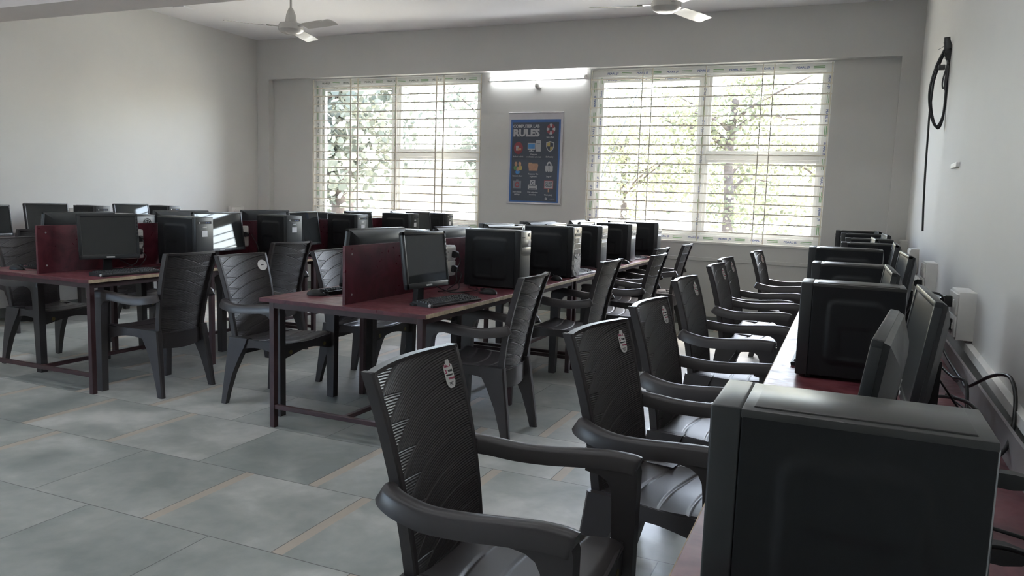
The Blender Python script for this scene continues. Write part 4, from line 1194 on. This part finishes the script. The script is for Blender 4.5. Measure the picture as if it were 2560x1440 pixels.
# ------------------------------------------------------------------ outside
o = struct('ground', box(BM(), -60, 40, 9.0, 90, -.55, -.45), 'ground')
def tree(label, x, y, h, crown, nleaf, size, trunk, m, seedv, low=.9):
    rnd = random.Random(seedv)
    t = thing('tree', label, 'tree', (x, y, -.45), 0, 'trees outside the windows')
    bm = BM()
    tube(bm, [(0, 0, -.1), (.05, 0, h * .25), (-.05, .1, h * .45), (.05, 0, h * .7)], trunk, 10, 5, trunk * .55)
    br = []
    for k in range(9):
        a = rnd.uniform(0, 2 * PI); z0 = h * rnd.uniform(.3, .62); l = crown * rnd.uniform(.5, .95)
        p = [(0, 0, z0), (.35 * l * math.cos(a), .35 * l * math.sin(a), z0 + .25 * l), (l * math.cos(a), l * math.sin(a), z0 + rnd.uniform(.2, .8) * l)]
        br.append(p[-1]); br.append(p[1]); tube(bm, p, trunk * .38, 7, 4, trunk * .1)
    obj('trunk', bm, 'bark', t, 60)
    bm = BM()
    cl = [(Vector(b), crown * rnd.uniform(.25, .45)) for b in br] + [(Vector((rnd.gauss(0, crown * .5), rnd.gauss(0, crown * .5), rnd.uniform(low, h))), crown * rnd.uniform(.22, .42)) for _ in range(16)]
    for i in range(nleaf):
        c, r_ = cl[i % len(cl)]
        p = c + Vector((rnd.gauss(0, .55), rnd.gauss(0, .55), rnd.gauss(0, .5))) * r_
        if p.z < low * .6: continue
        a = Vector((rnd.gauss(0, 1), rnd.gauss(0, 1), rnd.gauss(-.4, .6))).normalized(); b = a.orthogonal().normalized()
        b = (Matrix.Rotation(rnd.uniform(0, 2 * PI), 3, a) @ b)
        s = size * rnd.uniform(.6, 1.2); w = s * .42
        q = [p, p + a * s * .35 + b * w, p + a * s * .75 + b * w * .8, p + a * s, p + a * s * .75 - b * w * .8, p + a * s * .35 - b * w]
        bm.faces.new([bm.verts.new(v) for v in q])
    obj('foliage', bm, m, t, kind='stuff')
    return t
tree('broad-leaved tree close outside the left window, trunk at its left', -9.7, 13.4, 5.8, 2.1, 9000, .155, .27, 'leaf', 3, 1.7)
tree('broad-leaved branch-heavy tree beyond the right half of the left window', -7.9, 18.4, 5.6, 2.0, 5000, .15, .14, 'leaf', 5, 1.9)
tree('pale leafy tree with a forked trunk behind the right window', -3.1, 22., 6.6, 2.5, 6000, .12, .17, 'leaf2', 11, 1.2)
tree('pale bushy tree seen through the left half of the right window', -6.6, 24., 5.4, 2.4, 5500, .11, .13, 'leaf2', 17, .9)
tree('pale tree near the right edge of the right window', -.9, 26., 5.8, 2.4, 4800, .11, .13, 'leaf2', 23, .9)

cable('thin stay wire slanting outside the right window', [(-3.2, 14, 4.5), (-3.56, 14, 3.58), (-4.27, 14, 1.78), (-5.2, 14, -.5)], .008, 'dcable', name='stay_wire', cat='wire')
# ------------------------------------------------------------------ light
w = bpy.data.worlds.new('sky'); SC.world = w; w.use_nodes = True
nt = w.node_tree; bg = nt.nodes['Background']
sky = nt.nodes.new('ShaderNodeTexSky'); sky.sky_type = 'NISHITA'
sky.sun_disc = False; sky.sun_elevation = R(58); sky.sun_rotation = R(SROT); sky.air_density = 1.; sky.dust_density = 4.; sky.altitude = 100
hs = nt.nodes.new('ShaderNodeHueSaturation'); hs.inputs['Saturation'].default_value = 1.
nt.links.new(sky.outputs[0], hs.inputs['Color']); nt.links.new(hs.outputs[0], bg.inputs[0]); bg.inputs[1].default_value = SKY
sd = bpy.data.lights.new('sun', 'SUN'); sd.energy = SUN; sd.angle = R(.6); sd.color = (1, .95, .86)
so = bpy.data.objects.new('sun', sd); COL.objects.link(so); so.rotation_euler = (R(-32), 0, R(-14))

# ------------------------------------------------------------------ camera
cd = bpy.data.cameras.new('camera'); cd.sensor_width = 36; cd.lens = 1932.06 / 2560 * 36; cd.clip_start = .02; cd.clip_end = 200
co = bpy.data.objects.new('camera', cd); COL.objects.link(co)
yaw, pit, rol = .406328734, .118503019, .0321011181
cy, sy = math.cos(yaw), math.sin(yaw)
f = Vector((-sy * math.cos(pit), cy * math.cos(pit), -math.sin(pit))); r0 = Vector((cy, sy, 0)); u0 = r0.cross(f)
r2 = math.cos(rol) * r0 + math.sin(rol) * u0; u2 = -math.sin(rol) * r0 + math.cos(rol) * u0
co.matrix_world = Matrix(((r2.x, u2.x, -f.x, 0), (r2.y, u2.y, -f.y, 0), (r2.z, u2.z, -f.z, 1.36), (0, 0, 0, 1)))
SC.camera = co
SC.view_settings.view_transform = 'Standard'; SC.view_settings.look = 'None'; SC.view_settings.gamma = 1.
SC.view_settings.use_curve_mapping = False; SC.view_settings.exposure = EXPO
SC.cycles.use_denoising = True
SC.cycles.max_bounces = 10; SC.cycles.diffuse_bounces = 6; SC.cycles.transparent_max_bounces = 12
SC.cycles.sample_clamp_indirect = 8
